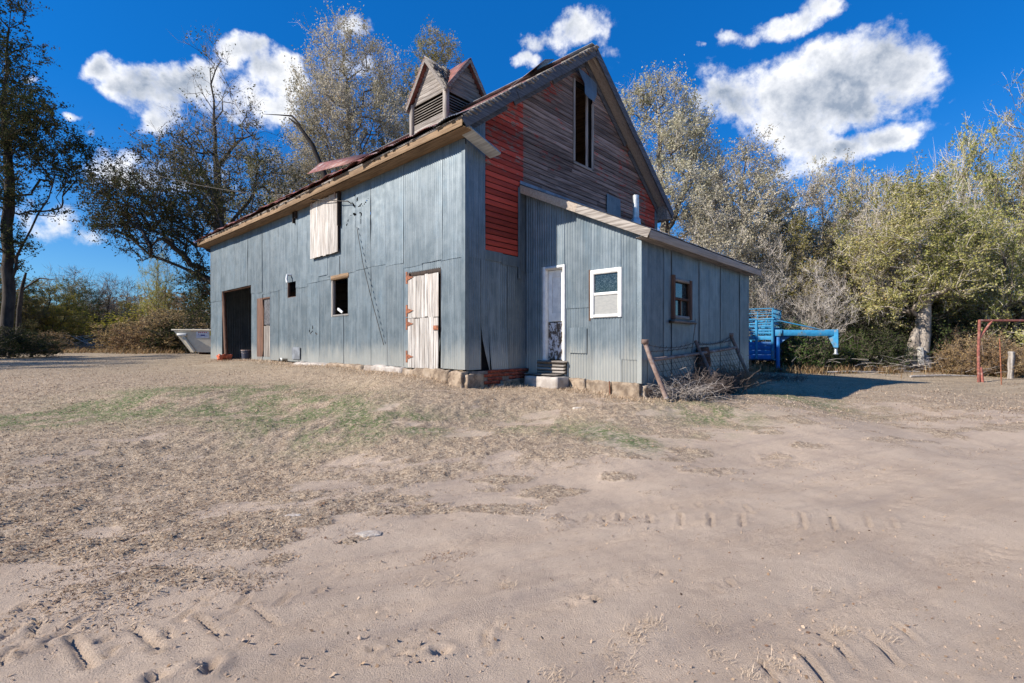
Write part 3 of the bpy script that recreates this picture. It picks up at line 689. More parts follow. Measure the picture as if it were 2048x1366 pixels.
# ---- roof
def roof_sheet(side, ya, yb, seed, m, x_end=None, hip=False):
    rs = np.random.RandomState(seed)
    us = np.linspace(ya, yb, 34); ext = rs.uniform(.04, .15)
    t_ = np.linspace(0, 1, 9); Uq, Tq = np.meshgrid(us, t_)
    xe = (-.38 - ext) if side < 0 else WID + .38 + ext
    X = xe + (MX - xe) * Tq
    if hip:   # the far end is hipped: the slope stops at the hip line
        k = np.clip((LEN + .35 - Uq) / 4.4, 0, 1); X = xe + (MX - xe) * Tq * k
    Z = RIDGE - SL * np.abs(X - MX) + .030 + .011 * np.cos(2 * np.pi * Uq / .068) + (seed % 2) * .010
    edge = np.clip(1 - Tq * 7, 0, 1)
    Z += edge * (.06 + .05 * np.sin((Uq - ya) / (yb - ya) * math.pi * rs.uniform(.8, 1.3) + rs.uniform(-.4, .4)) * rs.uniform(.2, 1.2))
    Z += .02 * fbm(Uq * 1.1 + seed, X * .8, 2) * (1 - edge)
    P = np.stack([X, Uq, Z], -1).reshape(-1, 3); R, C = Uq.shape; ii = np.arange(R * C).reshape(R, C)
    F = np.stack([ii[:-1, :-1], ii[:-1, 1:], ii[1:, 1:], ii[1:, :-1]], -1).reshape(-1, 4)
    link('roof_sheet', mesh_np('roof_sheet', P, F, m), barn)
HIP0 = LEN + .35 - 4.4
ys = list(np.arange(-.33, HIP0, .68)) + [HIP0]
for k, (a, b_) in enumerate(zip(ys[:-1], ys[1:])):
    for sd in (-1, 1): roof_sheet(sd, a, b_ + .04, k, rustroof if sd < 0 and k > 0 else greyroof)
ys = list(np.arange(HIP0, LEN + .3, .62)) + [LEN + .35]
for k, (a, b_) in enumerate(zip(ys[:-1], ys[1:])):
    for sd in (-1, 1): roof_sheet(sd, a, b_ + .0, k + 30, rustroof if sd < 0 else greyroof, hip=True)
# hip end face
n = 30; us = np.linspace(-.35, WID + .35, n); P = []; 
for u in us:
    k = 1 - abs(u - MX) / 4.4; P += [(u, LEN + .36, EAVE + .03), (u, LEN + .36 - 4.4 * k, EAVE + (RIDGE - EAVE) * k + .035)]
P = np.array(P); F = np.array([(2 * i, 2 * i + 2, 2 * i + 3, 2 * i + 1) for i in range(n - 1)])
link('roof_sheet', mesh_np('roof_sheet', P, F, rustroof), barn, label='hipped far end of the rusty roof')
# roof deck under the sheets, left and right, thin solid
for sd in (-1, 1):
    xe = MX + sd * 4.39
    poly = [(xe, RIDGE - SL * 4.39 - .0), (MX, RIDGE), (MX, RIDGE - .035), (xe, RIDGE - SL * 4.39 - .035)]
    vv, ff = prism(poly if sd > 0 else poly[::-1], -OH + .01, HIP0); me = bpy.data.meshes.new('roof_deck'); me.from_pydata(vv, [], ff); me.materials.append(brownwood); link('roof_deck', me, barn)
# ridge cap
bar('ridge_cap', barn, greyroof, (MX - .06, -.36, RIDGE + .03), (MX - .06, HIP0, RIDGE + .03), .02, .24)
# rafters' ends are boxed: soffit boards under the gable overhang, rake boards on its edge, frieze on the wall
for sd, m1 in ((-1, rakewood), (1, tanwood)):
    xe = MX + sd * 4.40; ze = RIDGE - SL * 4.40
    L = 3 if sd < 0 else 2
    for i in range(L):                                                # rake boards in lengths
        f0, f1 = i / L, (i + 1) / L
        p0 = Vector((MX + sd * .02 + (xe - MX) * f0, -OH - .012 - .004 * (i % 2), RIDGE - .115 + (ze - RIDGE) * f0)); p1 = Vector((MX + (xe - MX) * f1, -OH - .012 - .004 * (i % 2), RIDGE - .115 + (ze - RIDGE) * f1))
        bar('rake_board', barn, rakewood, p0, p1, .19, .025)
        p0 = p0 + Vector((0, .02, .135)); p1 = p1 + Vector((0, .02, .135)); bar('rake_trim', barn, rakewood, p0, p1, .045, .05)
        pa = Vector((MX + sd * .0 + (xe - MX) * f0, -.04, RIDGE - .25 + (ze - RIDGE) * f0)); pb = Vector((MX + (4.05 * sd) * f1 * 1.0, -.04, RIDGE - .25 - SL * 4.05 * f1)); bar('frieze_board', barn, rakewood, pa, pb, .17, .02)
    for i in range(2):
        y0 = -OH + .02 + i * .165
        bar('soffit_board', barn, m1, (MX + sd * .02, y0 + .08, RIDGE - .105), (xe, y0 + .08, ze - .105), .02, .158, ext=.0)
# eave boards along the long wall
L = 4
for i in range(L):
    a = -OH + .01 + i * (LEN + .7) / L; b_ = a + (LEN + .7) / L - .006; sg = [.0, -.03, -.07, -.05, .0]
    bar('fascia_board', barn, brownwood, (-.372, a, 5.51 + sg[i]), (-.372, b_, 5.51 + sg[i + 1]), .125, .03)
    bar('fascia_board', barn, greywood_y, (-.365, a, 5.605 + sg[i]), (-.365, b_, 5.605 + sg[i + 1]), .05, .05)
    bar('soffit_board', barn, brownwood, (-.19, a, 5.44 + sg[i]), (-.19, b_, 5.44 + sg[i + 1]), .02, .33)
    bar('fascia_board', barn, greywood_y, (WID + .372, a, 5.475), (WID + .372, b_, 5.475), .20, .03)
bar('fascia_board', barn, brownwood, (-.36, LEN + .36, 5.5), (WID + .36, LEN + .36, 5.5), .22, .03)
# rafter tails under the right slope end, hanging boxed corner
vv, ff = prism([(WID - .02, 5.35), (WID + .42, 5.40), (WID + .42, 5.60), (WID - .02, 5.9)], -OH + .01, -.01)
me = bpy.data.meshes.new('eave_box'); me.from_pydata(vv, [], ff); me.materials.append(greywood); link('eave_box', me, barn)
bar('return_board', barn, palewood, (-.26, -.20, 5.50), (.60, -.24, 5.20), .05, .30, up=(.33, 0, .94), label='pale loose board under the near roof corner')
# ragged old shingles showing at the eave and along the near rake
sh = MB(); rq = random.Random(3)
y = -.33
while y < LEN + .2:
    wd = rq.uniform(.07, .16); zz = 5.635 + (-.05 * math.sin(max(0, (y) / 15.3) * math.pi)); e = rq.uniform(-.03, .05)
    if rq.random() < .85: sh.bar((-.40 - e, y + wd / 2, zz - SL * (.05 + e) + rq.uniform(-.01, .015)), (-.1, y + wd / 2, zz + SL * .25), .014, wd * .93, up=(0, 0, 1))
    if rq.random() < .35: sh.bar((-.39, y, zz - .05), (-.34, y + rq.uniform(-.1, .1), zz + .0), .02, .02)
    y += wd
sh.build('shingle_edge', shingle, barn, kind='stuff')
sh = MB(); x = -.35
while x < MX:
    wd = rq.uniform(.08, .17)
    if rq.random() < .9: sh.box((x, -OH - .03 - rq.uniform(0, .035), zr(x) + .01 + rq.uniform(0, .02)), (x + wd, -.1, zr(x) + .03 + rq.uniform(0, .05)))
    x += wd * .8
sh.build('rake_shingles', shingle, barn, kind='stuff')
# lifted sheets on the ridge
def bent(name, pts, m, th=.012, **kw):
    P = np.array(pts, float); R = len(P) // 2
    F = [(2 * i, 2 * i + 1, 2 * i + 3, 2 * i + 2) for i in range(R - 1)]
    o = link(name, mesh_np(name, P, np.array(F), m), barn, **kw); md = o.modifiers.new('s', 'SOLIDIFY'); md.thickness = th; return o
def rl(x, y, dz): return (x, y, zr(x) + dz)
bent('lifted_sheet', [rl(3.2, .9, .25), rl(3.2, 1.75, .06), rl(3.6, .9, .33), rl(3.6, 1.75, .12), rl(4.05, .95, .22), rl(4.05, 1.7, .08)], greyroof)
bent('lifted_sheet', [rl(2.7, 9.4, .15), rl(2.7, 12.6, .55), rl(3.3, 9.3, .12), rl(3.3, 12.7, .75), rl(3.95, 9.3, .05), rl(3.95, 12.5, .55)], rustroof)

# ---- cupola
cu = bpy.data.objects.new('cupola', None); COL.objects.link(cu); cu.parent = barn; cu['label'] = 'square louvred cupola with four small gables'
CXc, CYc, CW = MX, 5.27, .85
cu.location = (CXc, CYc, 0)
Z0, Z1, ZE, ZP = 8.0, 8.52, 9.16, 10.40; CE = .95
for sx in (-1, 1):
    for sy in (-1, 1): box('corner_post', cu, greywood_z, (sx * CW - .07, sy * CW - .07, Z0 - .05), (sx * CW + .07, sy * CW + .07, ZE + .06))
box('dark_core', cu, darkm, (-CW + .10, -CW + .10, Z0 - .3), (CW - .10, CW - .10, ZE + .12))  # added black box standing in for the unlit cupola inside
def cface(ax, sgn):
    """one cupola face: boards, louvres, gable boards"""
    def bx(nm, m, a, b_, z0, z1, d0, d1, rx=0):
        lo = (a, sgn * CW + d0 * sgn, z0); hi = (b_, sgn * CW + d1 * sgn, z1)
        if ax == 'x': lo = (lo[1], lo[0], lo[2]); hi = (hi[1], hi[0], hi[2])
        lo, hi = tuple(map(min, lo, hi)), tuple(map(max, lo, hi))
        o = box(nm, cu, m, lo, hi)
        if rx: o.rotation_euler = (rx * sgn, 0, 0) if ax == 'y' else (0, -rx * sgn, 0)
        return o
    m = greywood_y if ax == 'x' else greywood
    for i in range(4): bx('wall_board', m, -CW + .06, CW - .06, Z0 + i * .135 - .02, Z0 + (i + 1) * .135 - .028, -.03, -.005)
    for i in range(7): bx('louvre_slat', m, -CW + .07, CW - .07, Z1 + .035 + i * .085, Z1 + .053 + i * .085, -.11, .01, rx=-.75)
    n = 9; h = (ZP - .06 - ZE) / n
    for i in range(n):
        hw = (CE - .06) * (1 - (i + .75) / n) 
        if hw > .03: bx('gable_board', m, -hw, hw, ZE + i * h, ZE + (i + 1) * h - .012, -.03 - .003 * (i % 2), .0)
for ax in 'xy':
    for sg in (-1, 1): cface(ax, sg)
# crossing gable roofs: four small pairs of slopes
for ax in 'xy':
    for sg in (-1, 1):
        for sd in (-1, 1):
            n = 8; P = []
            for i in range(n + 1):
                q = CE * i / n                                 # distance from ridge along the slope
                zz = ZP - (ZP - ZE) * q / CE + .02 + .008 * math.cos(i * math.pi)
                a = (sd * q, sg * (CE + .07), zz); c_ = (sd * q, sg * q, zz)
                if ax == 'x': a = (a[1], a[0], a[2]); c_ = (c_[1], c_[0], c_[2])
                P += [a, c_]
            F = [(2 * i, 2 * i + 1, 2 * i + 3, 2 * i + 2) for i in range(n)]
            ruined = (ax == 'x' and sg < 0 and sd < 0)
            o = link('roof_panel', mesh_np('roof_panel', P, np.array(F), shingle if ruined else (rustroof if not (ax == 'x' and sg < 0) else rustroof)), cu)
            md = o.modifiers.new('s', 'SOLIDIFY'); md.thickness = .02
            p0 = Vector((0, sg * (CE + .05), ZP - .045)); p1 = Vector((sd * (CE + .06), sg * (CE + .05), ZE - .06 - .045))
            if ax == 'x': p0 = Vector((p0.y, p0.x, p0.z)); p1 = Vector((p1.y, p1.x, p1.z))
            bar('barge_board', cu, greywood, p0, p1, .11, .03)
cs = MB()
for i in range(46):     # ruined shingles in the valley by the near corner and hanging off the far edge
    q = rq.uniform(.05, .9); e = rq.uniform(q, CE)
    c_ = Vector((-e, -q, ZP - (ZP - ZE) * q / CE + .05)); cs.bar(c_, c_ + Vector((rq.uniform(-.1, .1), -.2, -.2)), .05, .02)
for i in range(12):
    q = .1 + i * .075; z_ = ZP - (ZP - ZE) * q / CE; cs.bar((-CE - .02 - .03 * (i % 3), q + .12, z_ + .02), (-CE + .3, q + .15 + .06 * (i % 2), z_ - .06), .03, .13 + .03 * (i % 2))
cs.build('broken_shingles', shingle, cu, kind='stuff')

# ---- things set into the long wall
def part(name, label=None):
    o = bpy.data.objects.new(name, None); COL.objects.link(o); o.parent = barn
    if label: o['label'] = label
    return o
def planks(parent, s0, s1, z0, z1, n, m, x=-.03, th=.03, gap=.014, name='plank', jit=.012, seed=1):
    r_ = random.Random(seed); ws = [r_.uniform(.75, 1.25) for _ in range(n)]; T = sum(ws); a = s0
    for w_ in ws:
        b2 = a + (s1 - s0) * w_ / T
        o = box(name, parent, m, (x - th / 2, a + gap / 2, z0 + r_.uniform(-jit, jit)), (x + th / 2, b2 - gap / 2, z1 + r_.uniform(-jit, jit)))
        o.rotation_euler = (r_.uniform(-.003, .003), 0, 0); o.location.x += r_.uniform(-.004, .004); a = b2
def strap_hinge(parent, s, z, L=.20):
    """triangular strap hinge pointing from the jamb (larger y) towards the near corner"""
    bm = MB(); x = -.066
    v = [(x, s, z - .05), (x, s, z + .05), (x, s - L, z), (x - .012, s, z - .05), (x - .012, s, z + .05), (x - .012, s - L, z)]
    me = bpy.data.meshes.new('hinge'); bx0 = len(v)
    v += [(x, s + .005, z - .13), (x, s + .06, z - .13), (x, s + .06, z + .13), (x, s + .005, z + .13), (x - .014, s + .005, z - .13), (x - .014, s + .06, z - .13), (x - .014, s + .06, z + .13), (x - .014, s + .005, z + .13)]
    f = [(3, 5, 4), (0, 1, 2), (0, 2, 5, 3), (1, 4, 5, 2), (0, 3, 4, 1), (6, 7, 8, 9), (10, 13, 12, 11), (6, 10, 11, 7), (7, 11, 12, 8), (8, 12, 13, 9), (9, 13, 10, 6)]
    me.from_pydata(v, [], f); me.materials.append(rust); link('hinge', me, parent)
s0, s1, z0, z1 = DUTCH; zm = on_x(850, 635.5)[1]
d = part('stable_door_leaf', 'upper half of the whitewashed plank stable door'); planks(d, s0 + .02, s1 - .05, zm + .008, z1 - .10, 7, whitewood, x=-.045, seed=2)
strap_hinge(d, s1 - .05, on_x(822, 556)[1]); strap_hinge(d, s1 - .05, on_x(822, 622)[1])
d = part('stable_door_leaf', 'lower half of the whitewashed plank stable door'); planks(d, s0 + .02, s1 - .05, z0 - .02, zm - .008, 7, whitewood, x=-.05, seed=3)
strap_hinge(d, s1 - .05, on_x(822, 648)[1]); strap_hinge(d, s1 - .05, on_x(820, 713)[1], .2)
box('latch', d, rust, (-.085, s0 + .0, on_x(876, 655)[1] - .05), (-.067, s0 + .15, on_x(876, 655)[1] + .04))
box('door_header', barn, darkwood, (-.005, s0, z1 - .12), (.12, s1, z1 + .02)); box('door_frame', barn, brownframe, (-.012, s1 - .045, z0), (.1, s1 + .02, z1)); box('door_frame', barn, brownframe, (-.002, s0 - .02, z0), (.1, s0 + .02, z1))
# loft door with rail
s0, s1, z0, z1 = LOFT
d = part('loft_door', 'whitewashed sliding loft door hanging from a steel rail'); planks(d, s0, s1, z0, z1, 10, whitewood, x=-.10, seed=5, gap=.010)
for s_ in (s0 + .12, s1 - .12): box('hanger', d, steel, (-.135, s_ - .03, z1 - .12), (-.12, s_ + .03, z1 + .12))
box('edge_batten', d, darkwood, (-.13, s0 - .05, z1 - .85), (-.05, s0 - .003, z1 + .02))
sr, zr_ = on_x(592, 428); bar('door_rail', barn, steel, (-.12, s0 - .2, z1 + .08), (-.12, sr, z1 + .05), .06, .03)
box('rail_bracket', barn, darkwood, (-.10, sr - .02, z1 - .32), (-.03, sr + .03, z1 + .04)); box('rail_bracket', barn, darkwood, (-.10, sr - .16, z1 - .2), (-.03, sr - .12, z1 + .04))
bx = part('red_board_panel'); 
for i in range(5): box('plank', bx, redboard, (-.01, REDB[0], z1 - .02 + i * .13), (.012, REDB[1], z1 + .105 + i * .13))
for (pl, pr, pt, pb) in ((637, 657, 522, 552), (655, 682, 516, 553)):       # loose patches under the loft door
    r = rect_x(pl, pr, (pt, pt - 3), (pb, pb - 1)); sheet('metal_patch', 'x', 0, r[0], r[1], r[2], r[3], off=.03, seed=pl)
# window, small window, vent hatch, plank door
s0, s1, z0, z1 = WINX
wn = part('open_window', 'glassless window opening with a timber frame')
box('frame', wn, greywood_z, (-.012, s1 - .06, z0 - .04), (.08, s1 + .02, z1 + .02)); box('frame', wn, brownwood, (-.03, s0 - .02, z1 - .10), (.08, s1 + .02, z1 + .02)); box('frame', wn, greywood_y, (-.010, s0 - .02, z0 - .05), (.08, s1 - .06, z0 + .01))
s_, z_ = on_x(677, 621); bar('rag', wn, whitepl, (.06, s_ - .1, z_ - .05), (.06, s_ + .12, z_ + .05), .06, .05)
s0, s1, z0, z1 = SMALLW; wn = part('small_window_opening'); box('frame', wn, brownframe, (-.008, s1 - .03, z0), (.06, s1 + .01, z1)); box('frame', wn, brownframe, (-.004, s0, z0 - .02), (.06, s1 - .03, z0 + .015))
s_, z_ = on_x(584, 557); tube('light_bracket', whitepl, barn, [(-.02, s_, z_ + .10), (-.14, s_, z_ + .09), (-.17, s_ - .03, z_ - .04), (-.16, s_ - .04, z_ - .14)], .035)
s0, s1, z0, z1 = VENT; box('vent_hatch', barn, greyroof, (-.045, s0, z0), (-.030, s1, z1))
s0, s1, z0, z1 = PDOOR; d = part('narrow_plank_door', 'narrow weathered door with dark upper panel')
sm = s1 - (s1 - s0) * .44; zmid = on_x(535, 651)[1]
planks(d, s0, sm - .06, z0, zmid, 3, greywood_z, x=.03, seed=8); box('panel', d, mat('dark_grey_panel', (.13, .13, .14), (.06, .06, .065), scale=14, coord=barn), (.02, s0, zmid + .03), (.05, sm - .08, z1 - .05))
box('frame', d, brownframe, (-.01, sm + .02, z0 - .1), (.10, s1 - .02, z1)); box('frame', d, brownframe, (-.004, s0 - .01, z1 - .06), (.1, sm, z1 + .02))
s0, s1, z0, z1 = BIGDOOR
dd = part('doorway_frame'); bar('post', dd, brownframe, (.04, s1 - .32, .85), (.04, s1 + .02, z1), .14, .10, up=(0, 1, 0)); box('post', dd, brownframe, (.02, s0 - .05, .85), (.12, s0 + .02, z1)); box('lintel', dd, brownframe, (.02, s0, z1 - .04), (.14, s1, z1 + .1))
# dim interior: partition and a hanging slip of paper in the doorway
for k in range(9): box('partition_board', barn, darkwood, (2.2, s0 - 3 + k * .0, .9 + k * .3), (2.26, LEN - .1, 1.185 + k * .3))
s_, z_ = on_x(474, 620); pw_ = lw(1.2, 13.4, 1.9); box('paper_slip', barn, whitepl, (2.185, 13.55, 2.15), (2.19, 13.68, 2.38))
# ---- foundation under the long wall and corner
for i, (pa, pb, zl, ztop, prot) in enumerate([(530, 600, .60, .90, .20), (600, 665, .55, .93, .22), (665, 735, .50, .94, .20), (735, 812, .45, .94, .12)]):
    sa, _ = on_x(pa, 720); sb, _ = on_x(pb, 720); rock('foundation_stone', barn, concrete if i % 2 else stone, (-prot, sb + .02, zl), (.10, sa, ztop), .05, 30, seed=i)
rock('foundation_stone', barn, stone, (-.09, .42, .25), (.16, 2.0, .92), .07, 16, seed=11); rock('foundation_stone', barn, stone, (-.12, -.02, .28), (.25, .36, .90), .06, 10, seed=12)
rock('foundation_stone', barn, stone, (-.05, -.12, .3), (.40, .10, .87), .05, 10, seed=14, label='dark rough corner stone')
box('foundation_wall', barn, mortar, (.1, -.092, .2), (1.76, .08, .90))
rq = random.Random(9); bk = cube_mesh(brickm)
for r_ in range(6):
    x = .42 + (.10 if r_ % 2 else 0)
    while x < 1.62:
        z_ = .49 + r_ * .073
        if not (r_ < 3 and x > .9) and rq.random() > .06:
            o = link('brick', bk, barn); o.scale = (.195, .09, .062); o.location = (x + .1, -.065 + rq.uniform(-.012, .008), z_ + .031); o.rotation_euler = (0, rq.uniform(-.03, .03), rq.uniform(-.04, .04))
        x += .207
rock('foundation_stone', barn, stone, (.85, -.16, .46), (1.55, 0, .70), .04, 14, seed=17); rock('foundation_stone', barn, concrete, (.74, -.17, .44), (.96, -.02, .62), .03, 6, seed=18)

# ------------------------------------------------------------------ lean-to (part of the barn)
X0, X1, YF = 1.77, 7.78, -2.785
LS = .473
def zl(y): return 4.90 + LS * y            # top of the lean-to roof at local y (y <= 0)
def lt_top(u): return zl(np.asarray(u, float)) - .10
def rect_lx(pl, pr, pt, pb):
    a, zt = on_x(pl, pt, X0); b_, zt2 = on_x(pr, pt, X0); _, zb = on_x(pl, pb, X0); _, zb2 = on_x(pr, pb, X0)
    return (b_, a, (zb + zb2) / 2, (zt + zt2) / 2)
LD = rect_lx(1085, 1132, 532, 721); LWN = rect_lx(1183, 1245, 538, 635)
seams = [0, on_x(1068, 500, X0)[0], on_x(1132.5, 500, X0)[0], on_x(1185, 500, X0)[0], on_x(1244, 500, X0)[0], YF]
for i in range(5):
    a, b_ = seams[i + 1], seams[i]
    z0 = .80 - .05 * i if i < 2 else .735 - .012 * i
    zs = on_x(1050, 545, X0)[1] if i == 0 else 2.3
    if i in (0, 2, 3): 
        zm = {0: 3.02, 2: 2.19, 3: 2.10}[i]
        sheet('metal_sheet', 'x', X0, a, b_ + .03, zm - .03, lt_top, [LD, LWN], off=.018 + .004 * (i % 2), seed=300 + i, lift=.004)
        sheet('metal_sheet', 'x', X0, a - (.02 if i == 2 else 0), b_ + .03, z0, zm, [LD, LWN], off=.008 + .004 * (i % 2), seed=310 + i, lift=.005)
    elif i == 4:
        sheet('metal_sheet', 'x', X0, a, b_ + .03, 1.14, lt_top, [LD, LWN], off=.018, seed=300 + i, lift=.004); sheet('metal_sheet', 'x', X0, a, b_ + .03, z0, 1.18, [], off=.008, seed=330)
    else: sheet('metal_sheet', 'x', X0, a, b_ + .03, z0, lt_top, [LD, LWN], off=.012 + .004 * (i % 2), seed=300 + i, lift=.004)
r = rect_lx(1140, 1175, 655, 706); sheet('metal_patch', 'x', X0, r[0], r[1], r[2], r[3], off=.04, seed=7, label='buckled pale metal patch between lean-to door and window')
# shaded front wall
DW = [on_y(1342, 553, YF), on_y(1377, 640, YF)]; dwx0, dwx1 = DW[0][0], DW[1][0]; dz1 = on_y(1342, 553, YF)[1] - .02; dz0 = on_y(1342, 637, YF)[1]
hole2 = [(dwx0, dwx1, dz0, dz1)]
pxs = [1283, 1294, 1325, 1341, 1369, 1396, 1415.6, 1439, 1458, 1477, 1495]
xs = [X0] + [on_y(p, 600, YF)[0] for p in pxs[1:-1]] + [X1]
for i in range(len(xs) - 1):
    lo_ = .70 - .02 * i
    if i < 2: sheet('metal_sheet', 'y', YF, xs[i], xs[i + 1] + .03, 1.12, 3.40, hole2, off=.016, seed=400 + i); sheet('metal_sheet', 'y', YF, xs[i], xs[i + 1] + .02, lo_, 1.15, hole2, off=.006 + .01 * i, seed=440 + i, lift=.008)
    else: sheet('metal_sheet', 'y', YF, xs[i], xs[i + 1] + .03, lo_ - .02, 3.40, hole2, off=.010 + .009 * (i % 2), seed=400 + i, lift=.010, pitch=.05, amp=.0045)
# far end wall of the lean-to
vv = [(X1, YF, .4), (X1, 0, .4), (X1, 0, 4.78), (X1, YF, 3.4)]; vv += [(x - .03, y, z) for x, y, z in vv]
me = bpy.data.meshes.new('end_wall'); me.from_pydata(vv, [], [(0, 1, 2, 3), (7, 6, 5, 4), (0, 4, 5, 1), (1, 5, 6, 2), (2, 6, 7, 3), (3, 7, 4, 0)]); me.materials.append(galv); link('end_wall', me, barn)
for (n_, lo, hi) in (('corner_flashing', (X0 - .03, YF - .034, .72), (X0 - .022, YF + .06, 3.40)), ('corner_flashing', (X0 - .022, YF - .034, .72), (X0 + .05, YF - .026, 3.38))): box(n_, barn, galv, lo, hi)
# roof: sheets, deck, rake and eave boards
for k in range(9):
    ua = X0 - .22 + k * (X1 - X0 + .44) / 9; ub = ua + (X1 - X0 + .44) / 9 + .03
    us = np.linspace(ua, ub, 36); ts = np.linspace(-3.06, 0, 8); Uq, Tq = np.meshgrid(us, ts)
    Z = zl(Tq) + .02 + .008 * np.cos(2 * np.pi * Uq / .068) + .01 * (k % 2) + .012 * fbm(Uq * 2 + k, Tq, 2)
    ii = np.arange(Uq.size).reshape(Uq.shape); F = np.stack([ii[:-1, :-1], ii[:-1, 1:], ii[1:, 1:], ii[1:, :-1]], -1).reshape(-1, 4)
    link('roof_sheet', mesh_np('roof_sheet', np.stack([Uq, Tq, Z], -1).reshape(-1, 3), F, greyroof), barn)
lt = MB(); lt.bar((X0 - .17, -1.50, zl(-1.5) - .02), (X1 + .17, -1.50, zl(-1.5) - .02), .025, 3.2, up=(0, -LS, 1)); lt.build('roof_deck', darkwood, barn)
def Lp(x, y, dz=0): return (x, y, zl(y) + dz)
for i in range(2):
    a, b_ = (-.02, -1.52) if i == 0 else (-1.526, -3.06)
    bar('rake_board', barn, tanwood if i == 0 else greywood_y, Lp(X0 - .21, a, -.08), Lp(X0 - .21, b_, -.08), .16, .03)
bar('soffit_board', barn, greywood_y, Lp(X0 - .10, -.02, -.115), Lp(X0 - .10, -3.02, -.115), .02, .19, up=(0, -LS, 1))
n = 2
for i in range(n):
    a = X0 - .20 + i * (X1 - X0 + .42) / n; b_ = a + (X1 - X0 + .42) / n - .006
    bar('fascia_board', barn, tanwood, (a, -3.05, zl(-3.05) - .085), (b_, -3.05, zl(-3.05) - .085), .15, .03)
bar('soffit_board', barn, greywood, (X0 - .2, -2.92, zl(-3.0) - .15), (X1 + .2, -2.92, zl(-3.0) - .15), .02, .24)
bar('rake_board', barn, greywood_y, Lp(X1 + .2, -.02, -.08), Lp(X1 + .2, -3.06, -.08), .16, .03)
bar('wall_flashing', barn, greyroof, Lp(X0 - .2, -.03, .05), (X1 + .1, -.03, zl(-.03) + .05), .10, .02)
# stovepipe
sp = part('stovepipe', 'metal stovepipe with elbow cap on the lean-to roof')
px_, py_ = 3.60, -1.70; zb = zl(py_)
link('pipe', (lambda b_: (b_.tube([(px_, py_, zb - .1), (px_, py_, zb + .68)], .068, 16), b_.mesh('pipe', ductm, True))[1])(MB()), sp)
link('collar', (lambda b_: (b_.tube([(px_, py_, zb - .02), (px_, py_, zb + .14), (px_, py_, zb + .18)], [.11, .10, .07], 16), b_.mesh('collar', ductm, True))[1])(MB()), sp)
link('cap', (lambda b_: (b_.tube([(px_, py_, zb + .62), (px_, py_, zb + .65), (px_, py_, zb + .74), (px_, py_, zb + .82)], [.07, .13, .13, .05], 14), b_.tube([(px_ - .15, py_ + .02, zb + .68), (px_ + .15, py_ - .02, zb + .72)], .065, 12), b_.mesh('cap', ductm, False))[1])(MB()), sp)
# door
s0, s1, z0, z1 = LD; dr = part('lean_to_door', 'white recessed door with its lower third peeling to bare wood')
box('frame', dr, whitepaint, (X0 - .03, s1 - .10, z0), (X0 + .12, s1, z1)); box('frame', dr, whitepaint, (X0 - .03, s0, z0), (X0 + .12, s0 + .07, z1)); box('frame', dr, whitepaint, (X0 - .026, s0 + .07, z1 - .07), (X0 + .12, s1 - .10, z1))
zk = on_x(1100, 645, X0)[1]; a, b_ = s0 + .075, s1 - .105
box('door_panel', dr, whitepaint, (X0 + .085, a, zk + .02), (X0 + .11, b_, z1 - .075))
for (p, q, r0, r1) in ((a, a + .10, zk + .02, z1 - .08), (b_ - .10, b_, zk + .02, z1 - .08), (a + .10, b_ - .10, zk + .03, zk + .20), (a + .10, b_ - .10, z1 - .22, z1 - .08)): box('stile', dr, whitepaint, (X0 + .07, p, r0), (X0 + .084, q, r1))
box('kick_panel', dr, peeling, (X0 + .075, a, z0 + .02), (X0 + .10, b_, zk), label='peeling lower third of the door')
box('sill', dr, greywood_y, (X0 - .14, s0 - .05, z0 - .05), (X0 + .12, s1 + .04, z0 - .0))
hk = mat('peeling_trim', (.7, .7, .7), rough=.8, coord=barn, extra=peel_extra, rnd=0); 
for i in range(4): box('riser_plank', barn, greywood_y, (X0 - .12 - .01 * (i % 2), s0 - .02, .83 + i * .066), (X0 + .0, s1 + .05, .887 + i * .066))
box('step_plank', barn, greywood_y, (X0 - .34, s0 + .02, .80), (X0 - .12, s1 + .22, .828))
# window
s0, s1, z0, z1 = LWN; wn = part('white_sash_window', 'white framed two pane window beside the lean-to door')
fx = X0 - .045
for lo, hi in (((s0, z0), (s0 + .075, z1)), ((s1 - .075, z0), (s1, z1)), ((s0 + .075, z1 - .085), (s1 - .075, z1)), ((s0 + .075, z0), (s1 - .075, z0 + .06))): box('frame', wn, whitepaint, (fx, lo[0], lo[1]), (X0 + .03, hi[0], hi[1]))
zm = (z0 + z1) / 2 - .01; box('meeting_rail', wn, whitepaint, (fx + .012, s0 + .075, zm - .025), (X0 + .02, s1 - .075, zm + .03))
o = link('pane', cube_mesh(gl), wn); o.scale = (.01, s1 - s0 - .15, z1 - .085 - zm - .03); o.location = (X0 - .005, (s0 + s1) / 2, (z1 - .085 + zm + .03) / 2)
box('screen', wn, screenm, (X0 - .022, s0 + .075, z0 + .06), (X0 - .016, s1 - .075, zm - .025)); box('side_casing', wn, brownframe, (X0 - .03, s1 + .003, z0 - .05), (X0 + .0, s1 + .045, z1 + .02))
